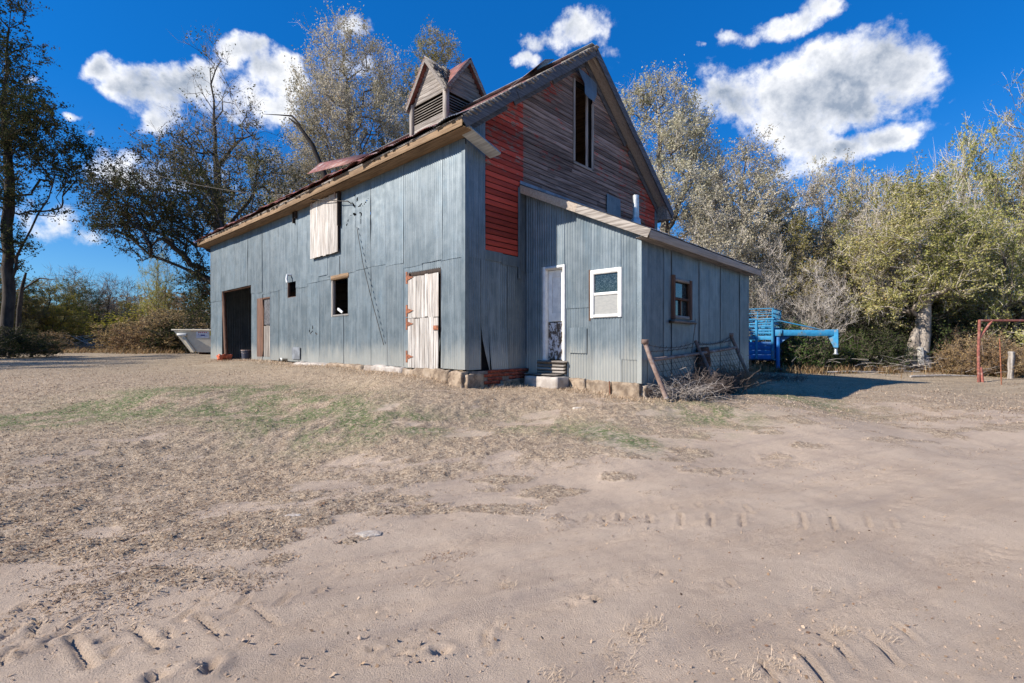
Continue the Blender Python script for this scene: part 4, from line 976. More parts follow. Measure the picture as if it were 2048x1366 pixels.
# brown window on the shaded wall
wn = part('brown_sash_window', 'dark brown timber window on the shaded lean-to wall'); x0, x1 = dwx0, dwx1
o = link('pane', cube_mesh(gl), wn); o.scale = (x1 - x0, .01, dz1 - dz0); o.location = ((x0 + x1) / 2, YF + .03, (dz0 + dz1) / 2)
box('backing', wn, brownframe, (x0, YF + .04, dz0), (x1, YF + .06, dz1))
for lo, hi, y_ in (((x0 - .03, dz0 - .02), (x0 + .06, dz1 + .05), -.07), ((x1 - .06, dz0), (x1 + .05, dz1 + .01), -.065), ((x0 + .06, dz1 - .06), (x1 - .06, dz1), -.05), ((x0 + .06, (dz0 + dz1) / 2 - .02), (x1 - .06, (dz0 + dz1) / 2 + .03), -.03), ((x0 + .06, dz0), (x1 - .06, dz0 + .07), -.05)):
    box('frame', wn, brownframe if y_ != -.05 else greywood, (lo[0], YF + y_, lo[1]), (hi[0], YF + .02, hi[1]))
box('sill', wn, greywood, (x0 - .10, YF - .13, dz0 - .09), (x1 + .12, YF, dz0 - .03)); box('mullion', wn, brownframe, ((x0 + x1) / 2 + .02, YF - .01, dz0 + .07), ((x0 + x1) / 2 + .06, YF + .02, (dz0 + dz1) / 2))
bar('broken_lath', wn, greywood, (x1 + .10, YF - .12, dz0 + .02), (x1 - .05, YF - .08, dz0 - .75), .015, .008, up=(0, 1, 0))
# lean-to foundation
for i, (a, b_, zt, m_) in enumerate([(-1.22, -1.02, .74, stone), (-1.62, -1.23, .76, stone), (-2.20, -1.63, .74, stone), (-2.80, -2.21, .73, stone)]):
    rock('foundation_stone', barn, m_, (X0 - .05 - .03 * (i % 2), a, .2), (X0 + .3, b_, zt), .035, 16, seed=30 + i)
rock('foundation_stone', barn, stone, (X0 + .0, YF - .10, .2), (X0 + 1.3, YF + .2, .70), .06, 16, seed=41)
rock('foundation_stone', barn, mortar, (X0 + 1.3, YF - .03, .1), (X1 - .1, YF + .2, .56), .05, 30, seed=42)
tube('rod', rust, barn, [(X0 - .11, -2.20, .74), (X0 - .12, -2.22, .40)], .012, 6)
# hanging wires from the torn holes
s_, z_ = on_x(718, 455); s2, z2 = on_x(772, 690)
tube('hanging_wire', wirem, barn, [(-.06, s_, z_), (-.10, s_ * .7 + s2 * .3, z_ * .67 + z2 * .33), (-.09, s_ * .35 + s2 * .65, z_ * .33 + z2 * .67), (-.06, s2, z2)], .008, 5)

# concrete step in front of the lean-to door
st = rock('concrete_step', None, concrete, (-.225, -.445, -.04), (.225, .445, .22), .018, 14, seed=60)
st.location = lw(1.55, -.79, .565); st.rotation_euler = barn.rotation_euler; tag(st, 'grey concrete block step below the lean-to door', 'step')

# ------------------------------------------------------------------ broken pipe fence against the shaded wall
pf = thing('pipe_fence', 'leaning broken rusty pipe fence with barbed and woven wire against the shaded wall', 'fence', loc=at(1333, 797, 8.5))
O = Vector(pf.location)
P1 = [at(1290, 684, 8.62), at(1302, 719, 8.60), at(1333, 797, 8.45)]; P2 = [at(1391, 681, 10.35), at(1400, 705, 10.3), at(1406, 712, 10.2), at(1427, 762, 10.0)]; P3 = [at(1461, 670, 12.3), at(1472, 694, 12.25), at(1499, 757, 12.0)]
for pts, r_ in ((P1, .042), (P2, .035), (P3, .040)): tube('post', pipem, pf, [p - O for p in pts], r_, 10)
tube('rail', pipem, pf, [at(1302, 720, 8.62) - O, at(1400, 707, 10.35) - O, at(1472, 695, 12.2) - O], .034, 10)
for i, (p, q) in enumerate(((P1[0], P1[1]), (P3[0], P3[1]))): rock('post_cap', pf, pipem, tuple(p - O - Vector((.055, .055, .03))), tuple(p - O + Vector((.055, .055, .05))), .01, 4, seed=i)
def onpost(P, f):
    L = [(P[i + 1] - P[i]).length for i in range(len(P) - 1)]; T = f * sum(L)
    for i, l in enumerate(L):
        if T <= l + 1e-6: return P[i].lerp(P[i + 1], T / l)
        T -= l
    return P[-1]
wr = MB()
def strand(a, b_, sag, r=.006, n=10, barbs=False):
    pts = [a.lerp(b_, i / n) - Vector((0, 0, sag * 4 * (i / n) * (1 - i / n))) - O for i in range(n + 1)]
    wr.tube(pts, r, 4, False)
    if barbs:
        for i in range(n):
            p = (pts[i] + pts[i + 1]) / 2; wr.tube([p - Vector((.02, .01, .03)), p + Vector((.02, -.01, .03))], .004, 3, False)
for f, sg in ((.04, .09), (.17, .02)): strand(onpost(P1, f), onpost(P2, f * .8), sg, barbs=True); strand(onpost(P2, f * .6), onpost(P3, f * .7), sg * 1.3, barbs=True)
for f in (.42, .54, .66, .78, .9):
    strand(onpost(P1, f), onpost(P2, f), .02, .004); strand(onpost(P2, f), onpost(P3, f), .02, .004)
for Pa, Pb in ((P1, P2), (P2, P3)):
    for k in range(1, 13):
        tt = k / 13; a = onpost(Pa, .36).lerp(onpost(Pb, .36), tt); b_ = onpost(Pa, .93).lerp(onpost(Pb, .93), tt + .05); strand(a, b_, 0, .0035, 3)
wr.build('woven_wire', wirem, pf, kind='stuff')

# ------------------------------------------------------------------ things in the yard
def on_ground(px, py): x, y = G(px, py); return Vector((x, y, hb(x, y)))
g = on_ground(491, 716); bz = lw(-.05, BIGDOOR[0] + .35); bloc = Vector((bz.x, bz.y, .90))
bk_ = thing('bucket', 'dark blue plastic bucket standing in the big open doorway', 'bucket', loc=bloc)
tube('shell', bucketm, bk_, [(0, 0, 0), (0, 0, .30), (0, 0, .36)], [.13, .155, .16], 20)
tube('rim', steel, bk_, [(0, 0, .335), (0, 0, .365)], .168, 20); tube('handle', steel, bk_, [(-.16, 0, .34), (-.12, -.1, .28), (0, -.17, .24), (.12, -.1, .28), (.16, 0, .34)], .006, 5)
bz = lw(-.30, (BIGDOOR[0] * .42 + BIGDOOR[1] * .58)); o = rock('crumpled_bag', None, orangem, (-.24, -.14, -.02), (.24, .14, .16), .09, 10, seed=77); o.location = (bz.x, bz.y, .92); o.rotation_euler = (0, 0, .8)
tag(o, 'crumpled faded orange plastic bag on the ground by the big doorway', 'bag')
chipm = mat('dusty_pale_stone', (.50, .45, .39), (.40, .33, .27), scale=22, rough=.9, bump=.5, rnd=.1)
for i, (px, py, sx, sy, m_, lb) in enumerate([(738, 1066, .09, .06, concrete, 'flat pale stone half buried in the track foreground'), (585, 1030, .07, .035, concrete, 'smaller flat stone sunk in the dry grass'), (1410, 770, 0, 0, None, None), (1155, 815, .09, .05, whitepl, 'white scrap lying in the dry grass below the foundation'), (1300 // 1, 0, 0, 0, None, None), (1010, 1305, .05, .04, stone, None), (242, 1145, .04, .015, whitepl, 'small white chip in the dry grass at left')]):
    if m_ is None or lb is None: continue
    p = on_ground(px, py); r0 = np.random.RandomState(i); th = np.linspace(0, 2 * math.pi, 15)[:-1]; k0 = 1 + .35 * (r0.rand(14) - .5)
    ring = lambda f, z_: [(sx * f * q * math.cos(a_), sy * f * q * math.sin(a_), z_ + .004 * r0.rand()) for a_, q in zip(th, k0)]
    vv = ring(1.05, -.03) + ring(1.0, .001) + ring(.7, .007) + [(0, 0, .008)]; ff = [(a_ + k_, (a_ + 1) % 14 + k_, (a_ + 1) % 14 + k_ + 14, a_ + k_ + 14) for k_ in (0, 14) for a_ in range(14)] + [(28 + a_, 28 + (a_ + 1) % 14, 42) for a_ in range(14)]
    me = bpy.data.meshes.new('stone'); me.from_pydata(vv, [], ff); me.materials.append(chipm); o = link('stone' if m_ is concrete else 'scrap', me); o.location = p + Vector((0, 0, -.004)); tag(o, lb, 'stone' if m_ is concrete else 'scrap')
# overhead cable to the barn
a = at(700, 408, 14.2); a = lw(-.12, on_x(706, 405)[0]); a.z = on_x(706, 405)[1]; b_ = at(190, 303, 26)
n = 20; pts = [a.lerp(b_, i / n) - Vector((0, 0, .5 * 4 * (i / n) * (1 - i / n))) for i in range(n + 1)]
o = tube('overhead_cable', wirem, None, pts, .012, 5); tag(o, 'thin dark cable running from the loft door to the trees at left', 'cable')

# dumpster
dz_ = .98; dp = thing('dumpster', 'cream steel dumpster with stickers beyond the left end of the barn', 'dumpster', loc=(-15.2, 25.4, dz_), rz=math.radians(12))
dp.location.x += .62
def hull(name, parent, m, pts, faces, **kw):
    me = bpy.data.meshes.new(name); me.from_pydata(pts, [], faces); me.materials.append(m); return link(name, me, parent, **kw)
HB = [(0, 1, 2, 3), (7, 6, 5, 4), (0, 4, 5, 1), (1, 5, 6, 2), (2, 6, 7, 3), (3, 7, 4, 0)]
W2 = 2.6
hull('body', dp, creampaint, [(-W2 + .75, 0, .10), (W2 - .75, 0, .10), (W2, -.12, 1.22), (-W2, -.12, 1.22), (-W2 + .75, 1.5, .10), (W2 - .75, 1.5, .10), (W2, 1.65, 1.22), (-W2, 1.65, 1.22)], HB)
box('rim', dp, creampaint, (-W2 - .06, -.18, 1.19), (W2 + .06, -.10, 1.27)); box('rim', dp, creampaint, (-W2 - .06, -.1, 1.19), (-W2 + .03, 1.7, 1.27))
bar('rib', dp, creampaint, (-W2 + .95, -.06, .12), (-W2 + .45, -.16, .95), .14, .10, up=(1, 0, 0)); box('lift_pocket', dp, whitepaint, (-W2 + .22, -.24, .92), (-W2 + .62, -.10, 1.06))
for k in range(14): box('lid_rib', dp, blackpl, (-W2 + .55 + k * .34, -.12, 1.27), (-W2 + .72 + k * .34, 1.6, 1.325))
box('lid', dp, blackpl, (-W2 + .4, -.08, 1.262), (W2 - .1, 1.62, 1.29))
for x_ in (-W2 + 1.1, -.4, 1.4): box('skid', dp, rust, (x_, .1, 0), (x_ + .25, 1.4, .10))
def sticker(m, x0, z0, x1, z1, d=0):
    f = lambda x, z: (x, -.112 * (z - .1) / 1.12 - .018 - d, z)
    return [f(x0, z0), f(x1, z0), f(x1, z1), f(x0, z1)]
def stk(name, m, x0, z0, x1, z1, d=0, label=None):
    q = sticker(m, x0, z0, x1, z1, d); o = hull(name, dp, m, q + [(x, y + .004, z) for x, y, z in q], HB)
    if label: o['label'] = label
sx0 = -W2 + 1.05
stk('sticker', stick_w, sx0, .84, sx0 + .58, 1.16, label='white sticker with red and blue print')
for k in range(5): stk('print_mark', stick_r, sx0 + .10 + k * .085, 1.09, sx0 + .15 + k * .085, 1.14, .004)
for k, (a, b_, c_, d_) in enumerate([(.05, .96, .20, .975), (.20, .93, .40, 1.0), (.38, .92, .52, .94), (.05, .88, .16, .89), (.08, 1.01, .12, 1.05)]): stk('print_mark', stick_b, sx0 + a, b_, sx0 + c_, d_, .004)
stk('sticker', stick_y, sx0 + .62, .95, sx0 + 1.06, 1.17, label='yellow sticker'); stk('sticker', stick_o, sx0 + .78, .72, sx0 + 1.06, .945, label='orange sticker')
stk('print_mark', stick_r, sx0 + .88, .78, sx0 + 1.0, .86, .004)

# blue livestock trailer
tr = thing('livestock_trailer', 'blue slatted gooseneck livestock trailer parked behind the lean-to', 'trailer')
TO = Vector((11.1, 20.8, .34)); tr.location = TO; tr.rotation_euler = (0, 0, math.atan2(-.61, .79))
# local: +x forward (gooseneck), +y away from the camera, front near corner at the origin
LB, WB, ZB, ZT = 4.6, 1.95, .50, 2.17
for x_ in (0, -.62, -1.24, -2.4, -3.5, -4.6):
    box('upright', tr, bluepaint, (x_ - .09, -.05, ZB), (x_, .03, ZT + .0)); box('upright', tr, bluepaint, (x_ - .08, WB - .03, ZB), (x_, WB + .05, ZT))
k = 0; z = ZB + .02
SLT = [(.50, .68), (.69, .87), (.88, 1.06), (1.07, 1.24), (1.33, 1.50), (1.585, 1.66), (1.70, 1.78), (1.87, 1.95), (2.0, 2.06)]
for a, b_ in SLT:
    for (y0, y1) in ((-.02, .015), (WB - .02, WB + .02)): box('side_slat', tr, bluedark if b_ < 1.25 else bluepaint, (-LB, y0, a), (-.02, y1, b_))
for a, b_ in ((.50, .9), (.91, 1.3), (1.31, 1.62), (1.74, 1.86), (1.97, 2.08)): box('front_slat', tr, bluedark if b_ < 1.7 else bluepaint, (-.02, .02, a), (.02, WB, b_))
box('floor', tr, bluedark, (-LB, 0, ZB - .06), (0, WB, ZB)); box('top_rail', tr, bluepaint, (-LB, -.05, ZT), (.02, .04, ZT + .08)); box('top_rail', tr, bluepaint, (-LB, WB - .03, ZT), (.02, WB + .05, ZT + .08)); box('top_rail', tr, bluepaint, (-.06, .04, ZT), (.02, WB - .03, ZT + .08))
RZ = ZT + .47
for x_ in (-.05, -1.0, -1.9, -2.8, -3.7): 
    for y_ in (0, WB): box('rack_post', tr, bluepaint, (x_ - .02, y_ - .02, ZT + .08), (x_ + .02, y_ + .02, RZ))
for y_ in (.25, .5, .75, 1.0, 1.25, 1.5, 1.75): box('rack_post', tr, bluepaint, (-.06, y_ - .012, ZT + .08), (-.03, y_ + .012, RZ))
for zz in (ZT + .27, RZ):
    for y_ in (0, WB): box('rack_rail', tr, bluepaint, (-LB, y_ - .022, zz), (0, y_ + .022, zz + .04))
    box('rack_rail', tr, bluepaint, (-.06, .025, zz), (-.02, WB - .025, zz + .035))
cy = WB * .5
for y_ in (.02, WB - .12):
    bar('neck_beam', tr, bluepaint, (-.02, y_ + .05, 1.62), (.35, y_ + .05, 1.62), .26, .08)
bar('neck_beam', tr, bluepaint, (.30, .05, 1.62), (2.05, cy - .1, 1.60), .24, .10); bar('neck_beam', tr, bluepaint, (.30, WB - .08, 1.62), (2.05, cy + .1, 1.60), .24, .10)
bar('neck_cross', tr, bluepaint, (.30, 0, 1.62), (.30, WB, 1.62), .23, .10)
bar('neck_brace', tr, bluepaint, (-.05, .06, ZT + .02), (1.65, cy - .06, 1.74), .05, .05); bar('neck_brace', tr, bluepaint, (-.05, WB - .06, ZT + .02), (1.65, cy + .06, 1.74), .05, .05)
hull('neck_plate', tr, bluepaint, [(1.75, cy - .14, 1.74), (2.22, cy - .14, 1.74), (2.22, cy - .14, 1.0), (2.06, cy - .14, 1.0), (1.75, cy + .14, 1.74), (2.22, cy + .14, 1.74), (2.22, cy + .14, 1.0), (2.06, cy + .14, 1.0)][::1], HB)
tube('coupler', ductm, tr, [(2.13, cy, 1.02), (2.13, cy, .78), (2.13, cy, .72)], [.06, .06, .11], 12)
hull('gusset', tr, bluedark, [(.02, .25, 1.50), (.62, .25, 1.50), (.10, .25, 1.10), (.02, .25, .62), (.02, .55, 1.50), (.62, .55, 1.50), (.10, .55, 1.10), (.02, .55, .62)], HB)
box('jack_leg', tr, bluedark, (.06, .10, .10), (.20, .24, 1.50)); box('jack_foot', tr, bluedark, (-.02, .04, .04), (.28, .30, .10))
for x_ in (-3.0, -2.1):
    for y_ in (.1, WB - .1): o = tube('wheel', blackpl, tr, [(x_, y_ - .12, .36), (x_, y_ + .12, .36)], .36, 20)
box('fender', tr, bluepaint, (-3.5, -.25, .78), (-1.6, .0, .82))

# red pipe frame and wooden post at right
gp = on_ground(1958, 764); gp.z -= .02
rp = thing('pipe_gallows', 'red painted pipe gallows frame with corner brace at the right edge', 'frame', loc=gp)
sc_ = gp.y / FPX; top = (764 - 640) * sc_
tube('post', redpipe, rp, [(-.01, 0, 0), (-.02, 0, top * .5), (.02, 0, top)], .044, 10); tube('post', redpipe, rp, [(.11, -.02, -.05), (.05, 0, top * .25)], .05, 8); tube('beam', redpipe, rp, [(0, 0, top), (3.4, .4, top + .02)], .038, 10)
tube('brace', redpipe, rp, [(.02, 0, top * .72), (.50, .05, top)], .035, 8); tube('wire_tie', steel, rp, [(.03, -.06, top * .66), (.10, -.05, top * .45)], .006, 4)
gp = on_ground(2021, 757); gp.z -= .1; o = rock('fence_post', None, greywood_z, (-.075, -.075, 0), (.075, .075, 1.12), .03, 22, seed=99); o.location = gp; o.rotation_euler = (0, .05, .3); tag(o, 'short split grey wooden fence post right of the red pipe frame', 'post')
gp = on_ground(2003, 770); o = tube('fence_stake', rust, None, [tuple(gp), tuple(gp + Vector((-.06, 0, 1.5)))], .016, 6); tag(o, 'thin rusty steel stake between red frame and grey post', 'stake')

# ------------------------------------------------------------------ trees
def unit(v): return v / (np.linalg.norm(v) + 1e-9)
def env_tree(seed, skel, blobs, npts=420, twig_len=.6, twigs_per=3, leaf_n=8, leaf_s=.07, up=.35, step=.55, gap=.0, leaf_skip=.1, clump=.22, rbase=.3, bare=None, jit=.10, twig_w=.0075):
    """a tree grown through a crown made of ellipsoids: crown points are joined one by one to the nearest limb, limbs thicken by what they carry"""
    rs = np.random.RandomState(seed); nodes = []; par = []; 
    def add(p, pa): nodes.append(np.array(p, float)); par.append(pa); return len(nodes) - 1
    for si, pl in enumerate(skel):
        pl = np.array(pl, float); pa = -1
        if si: pa = int(np.argmin([np.linalg.norm(n - pl[0]) for n in nodes]))
        else: pa = add(pl[0], -1)
        for a, b in zip(pl[:-1], pl[1:]):
            k = max(1, int(np.linalg.norm(b - a) / .6))
            for q in range(1, k + 1): pa = add(a + (b - a) * q / k + (rs.normal(0, .03, 3) if q < k else 0), pa)
    B = np.array(blobs, float); vol = B[:, 3] * B[:, 4] * B[:, 5] * B[:, 6]; cnt = rs.multinomial(npts, vol / vol.sum()); P = []
    for b, c in zip(B, cnt):
        got = 0
        while got < c:
            v = rs.normal(0, 1, 3); v = v / np.linalg.norm(v) * rs.rand() ** (1 / 2.2); p = b[:3] + v * b[3:6]
            if p[2] < .1 or (gap and vnoise(np.array([p[0] * .7 + seed]), np.array([p[2] * .7 + p[1] * .5]))[0] < gap - .5 and rs.rand() < .85): 
                if rs.rand() < .9: continue
            P.append(p); got += 1
    P = np.array(P); root = np.array(skel[0], float); ax = root[np.argmin(np.abs(root[:, 2][None] - P[:, 2][:, None]), 1)]
    P = P[np.argsort(np.linalg.norm(P - ax, axis=1) + .25 * P[:, 2])]
    ntr = len(nodes); NA = np.zeros((npts * 14 + ntr + 10, 3)); NA[:ntr] = nodes; tipn = []
    for p in P:
        n = len(nodes); d = p - NA[:n]; L = np.linalg.norm(d, axis=1)
        cost = L * (1 + 1.3 * np.clip(.35 - d[:, 2] / (L + .01), 0, 2)); pa = int(np.argmin(cost)); a = NA[pa].copy(); k = max(1, int(L[pa] / step)); bow = rs.normal(0, .12, 3) * L[pa] + np.array([0, 0, -.08 * L[pa]])
        for q in range(1, k + 1):
            t = q / k; x = a + (p - a) * t + bow * 4 * t * (1 - t) * .5 + rs.normal(0, jit, 3) * .35
            NA[len(nodes)] = x; pa = add(x, pa)
        tipn.append(pa)
    n = len(nodes); N_ = np.array(nodes); par_ = np.array(par); load = np.zeros(n); 
    for t in tipn: load[t] += 1
    for i in range(n - 1, 0, -1):
        if par_[i] >= 0: load[par_[i]] += load[i]
    rad = np.maximum(.0075 * np.maximum(load, 1) ** .60, .006); rad *= rbase / max(rad[0], 1e-6) if rad[0] > rbase * .3 else 1
    rad = np.maximum(rad, .0065); rad = np.minimum(rad, rbase)
    w_ = MB(); kids = [[] for _ in range(n)]
    for i in range(1, n): kids[par_[i]].append(i)
    for i in range(n): 
        if kids[i]: kids[i].sort(key=lambda c: -load[c])
    stack = [(0, -1)]
    while stack:                                            # follow the heaviest child as one tube, side shoots as new ones
        i, pr = stack.pop(); chain = [pr, i] if pr >= 0 else [i]
        while kids[i]:
            for c in kids[i][1:]: stack.append((c, i))
            i = kids[i][0]; chain.append(i)
        if len(chain) > 1:
            rr = rad[chain].copy(); 
            if pr >= 0: rr[0] = min(rr[0], rr[1] * 1.15)
            else: rr[0] *= 1.5; rr[1] *= 1.15
            m = rr.max(); w_.tube(N_[chain], rr, 10 if m > .15 else (6 if m > .05 else (4 if m > .02 else 3)), False)
    # twigs grow on every thin node
    thin = np.where((rad < .035) & (np.arange(n) >= ntr))[0]; thin = np.repeat(thin, twigs_per); T = len(thin)
    dirp = N_[thin] - N_[par_[thin]]; dirp /= np.linalg.norm(dirp, axis=1)[:, None] + 1e-9
    O = N_[thin] - dirp * (rs.rand(T) * step * .8)[:, None]; Dr = dirp * .7 + rs.normal(0, .55, (T, 3)) + np.array([0, 0, up]); Dr /= np.linalg.norm(Dr, axis=1)[:, None]
    Ln = twig_len * rs.uniform(.45, 1.3, T); bend = rs.normal(0, .2, (T, 3)) + np.array([0, 0, up * .3]); M1 = O + Dr * (Ln * .5)[:, None]; E = M1 + (Dr + bend) * (Ln * .5)[:, None]
    wv = np.cross(Dr, rs.normal(0, 1, (T, 3))); wv /= np.linalg.norm(wv, axis=1)[:, None] + 1e-9; tw = twig_w * (.7 + .7 * rs.rand(T))
    tv, tf, trn = [], [], []; base = 0; sets = [(O, M1, tw), (M1, E, tw * .75)]
    for k in range(2):
        f_ = rs.uniform(.2, .9, T)[:, None]; S = O + (M1 - O) * np.minimum(f_ * 2, 1) + (E - M1) * np.maximum(f_ * 2 - 1, 0)
        sd = Dr * .7 + rs.normal(0, .45, (T, 3)); sd /= np.linalg.norm(sd, axis=1)[:, None]; sets.append((S, S + sd * (Ln * rs.uniform(.3, .65, T))[:, None], tw * .55))
    for A, Bq, wd in sets:
        m = len(A); tv.append(np.stack([A - wv * wd[:, None], A + wv * wd[:, None], Bq + wv * wd[:, None] * .35, Bq - wv * wd[:, None] * .35], 1).reshape(-1, 3)); tf.append(np.arange(m)[:, None] * 4 + np.arange(4)[None] + base); base += m * 4; trn.append(rs.rand(m))
    twig = (np.vstack(tv), np.vstack(tf), np.concatenate(trn))
    keep = rs.rand(T) > leaf_skip
    if bare is not None: keep &= rs.rand(T) > np.array([bare(z) for z in O[:, 2]])
    Ok, Ek, Lk = O[keep], E[keep], Ln[keep]; n = len(Ok); N = n * leaf_n
    P = Ok[:, None] + (Ek - Ok)[:, None] * (.1 + 1.0 * rs.rand(n, leaf_n))[..., None] + rs.normal(0, 1, (n, leaf_n, 3)) * (clump * Lk)[:, None, None] * .6
    P = P.reshape(-1, 3); a = rs.normal(0, 1, (N, 3)); a /= np.linalg.norm(a, axis=1)[:, None]; b = np.cross(a, rs.normal(0, 1, (N, 3))); b /= np.linalg.norm(b, axis=1)[:, None]
    s = (leaf_s * rs.uniform(.55, 1.35, N))[:, None]; v = np.stack([P - a * s * .7, P + b * s * .4, P + a * s * .7, P - b * s * .4], 1).reshape(-1, 3)
    tone = vnoise(Ok[:, 0] * .9 + seed, Ok[:, 2] * .9 + Ok[:, 1] * .7) + .5
    rnd = np.clip(np.repeat(tone * .45 + rs.rand(n) * .2, leaf_n) + rs.rand(N) * .4, 0, 1)
    return w_, twig, (v, np.arange(N * 4).reshape(-1, 4), rnd)
def tree_meshes(res, bark_m, twig_m, leaf_m):
    w_, tw, lf = res
    return (w_.mesh('trunk', bark_m, True), mesh_np('twigs', tw[0], tw[1], twig_m, attrs={'rnd': ('FACE', tw[2])}), mesh_np('crown', lf[0], lf[1], leaf_m, attrs={'rnd': ('FACE', lf[2])}))
PROTO = {}
def proto(key, bark_m, twig_m, leaf_m, H, R_, **kw):
    """crown described in units of height and radius"""
    rs = np.random.RandomState(kw['seed']); sk = [[(0, 0, -.3), (.05 * R_, 0, .2 * H), (-.04 * R_, .05 * R_, .45 * H), (.06 * R_, 0, .68 * H), (0, 0, .86 * H)]]
    for k in range(kw.pop('forks', 2)): a = rs.rand() * 6.28; sk.append([(0, 0, .15 * H), (.3 * R_ * math.cos(a), .3 * R_ * math.sin(a), .4 * H), (.42 * R_ * math.cos(a), .42 * R_ * math.sin(a), .72 * H)])
    bl = [(x * R_, y * R_, z * H, rx * R_, ry * R_, rz * H, w_) for x, y, z, rx, ry, rz, w_ in kw.pop('shape')]
    res = env_tree(skel=sk, blobs=bl, **kw); m = tree_meshes(res, bark_m, twig_m, leaf_m)
    tw = res[1]; PROTO[key] = m + (float(np.percentile(tw[0][:, 2], 99.7)), float(np.percentile(np.hypot(tw[0][:, 0], tw[0][:, 1]), 93)))
def pxtree(name, label, base, Y, trunk, blobs, bark_m, twig_m, leaf_m, limbs=(), depth=1.0, **kw):
    """a one-off tree whose crown masses are measured in the photograph and given depth"""
    l = Vector(gl3(base[0], Y)); c = lambda px, py, dy=0: tuple(at(px, py, Y) - l + Vector((0, dy, 0)))
    sk = [[(0, 0, -.4)] + [c(*p) for p in trunk]] + [[c(*p) for p in L] for L in limbs]; u = Y / FPX; bl = []
    for i, (px, py, rx, ry, *w_) in enumerate(blobs):
        p = at(px, py, Y) - l; bl.append((p.x, ((i * 37) % 5 - 2) * .25 * rx * u, p.z, rx * u, depth * .8 * (rx + ry) / 2 * u + .3, ry * u, w_[0] if w_ else 1.0))
    o = thing(name, label, 'tree', loc=l); tm, wm, cm = tree_meshes(env_tree(skel=sk, blobs=bl, **kw), bark_m, twig_m, leaf_m)
    link('trunk', tm, o); link('twigs', wm, o, kind='stuff'); link('crown', cm, o, kind='stuff'); return o
TREES = {}
def tree(key, name, loc, h, rz, label, cat='tree', group=None, sxy=1.0, leaf=None, twig=None, bk_=None):
    tm, wm, cm, H, RR = PROTO[key]; o = thing(name, label, cat, loc=loc, rz=rz, group=group); s = h / H; o.scale = (s * sxy, s * sxy, s)
    for nm, me, mm in (('trunk', tm, bk_), ('twigs', wm, twig), ('crown', cm, leaf)):
        if len(me.polygons) == 0: continue
        c = link(nm, me, o)
        if nm != 'trunk': c['kind'] = 'stuff'
        if mm is not None: c.material_slots[0].link = 'OBJECT'; c.material_slots[0].material = mm
    return o
SH_T = [(0, 0, .60, .8, .8, .34, 1), (.3, .2, .45, .75, .7, .25, 1), (-.35, -.1, .5, .65, .7, .25, 1), (.05, 0, .84, .45, .45, .16, 1), (0, 0, .30, .8, .8, .16, .8)]
SH_H = [(0, 0, .5, .85, .85, .42, 1), (.45, .1, .35, .55, .6, .3, 1), (-.45, -.2, .38, .55, .6, .33, 1), (.1, -.45, .3, .6, .5, .26, 1), (-.1, .1, .82, .5, .5, .18, 1), (.35, -.2, .66, .4, .4, .2, 1), (0, 0, .12, .95, .9, .12, .7)]
SH_2 = [(-.2, 0, .55, .7, .8, .36, 1), (.4, .1, .45, .6, .6, .36, 1), (.35, 0, .80, .38, .4, .18, 1), (-.3, .1, .82, .34, .4, .17, 1), (0, -.4, .3, .8, .5, .25, 1), (0, 0, .14, .95, .9, .13, .7)]
proto('cotton', bark, twig_pale, leaf_grey, 14, 4.2, shape=SH_T, seed=3, npts=560, twig_len=.8, twigs_per=4, leaf_n=10, leaf_s=.075, up=.5, rbase=.30, gap=.38, bare=lambda z: .5 if z > 11 else .1)
proto('hedge', bark, twig_pale, leaf_olive, 9, 3.6, shape=SH_H, seed=31, npts=680, twig_len=.5, twigs_per=4, leaf_n=18, leaf_s=.064, up=.2, rbase=.22, gap=.35, forks=3)
proto('hedge2', bark, twig_pale, leaf_olive, 9, 3.4, shape=SH_2, seed=37, npts=620, twig_len=.55, twigs_per=4, leaf_n=15, leaf_s=.064, up=.4, rbase=.2, gap=.38, forks=3)
proto('bare', barkpale, twig_pale, leaf_grey, 7, 2.6, shape=SH_T, seed=41, npts=420, twig_len=.6, twigs_per=5, leaf_n=1, leaf_s=.05, up=.45, rbase=.1, forks=4, leaf_skip=.4)
proto('shrub', bark, twig_brown, leaf_brown, 2.2, 1.4, shape=SH_H, seed=51, npts=260, twig_len=.3, twigs_per=4, leaf_n=8, leaf_s=.045, up=.3, rbase=.05, forks=5, step=.3)

rt = random.Random(5)
def gl3(px, Y, dz=0.0): x = (px - CX) / FPX * Y; return (x, Y, hb(x, Y) + dz)
def hgt(py, Y, z): return CAMZ + (HY - py) / FPX * Y - z
def T(key, name, px, Y, ptop, rz, label, wpx=None, **kw):
    l = gl3(px, Y)
    if wpx: kw['sxy'] = (wpx / 2 / FPX * Y) / PROTO[key][4] / (hgt(ptop, Y, l[2]) / PROTO[key][3])
    return tree(key, name, l, hgt(ptop, Y, l[2]), rz, label, **kw)
# left: big dark tree at the picture's edge, with its twisted bare limb
pxtree('edge_tree', 'big dark leafy tree at the far left edge with a twisted bare limb', (12, 0), 24, [(18, 600), (14, 480), (20, 360), (8, 220), (14, 90), (22, 20)],
    [(10, 20, 50, 60, .9), (30, 100, 60, 50, .9), (-40, 180, 80, 120, .6), (60, 265, 95, 60), (115, 320, 75, 50), (5, 380, 60, 80, .8), (150, 290, 45, 35, .8), (60, 400, 40, 50, .5), (20, 500, 55, 55, .6), (60, 210, 60, 40, .7)], barkdark, twig_dark, leaf_dark,
    limbs=[[(22, 560), (45, 490), (75, 430), (98, 395), (110, 350), (104, 325), (118, 300)], [(70, 440), (110, 433), (122, 412), (150, 413), (205, 380)], [(122, 412), (112, 395), (135, 360)]], seed=61, npts=780, twigs_per=4, twig_len=.6, leaf_n=14, leaf_s=.078, leaf_skip=.08, rbase=.24, gap=.42, up=.1)
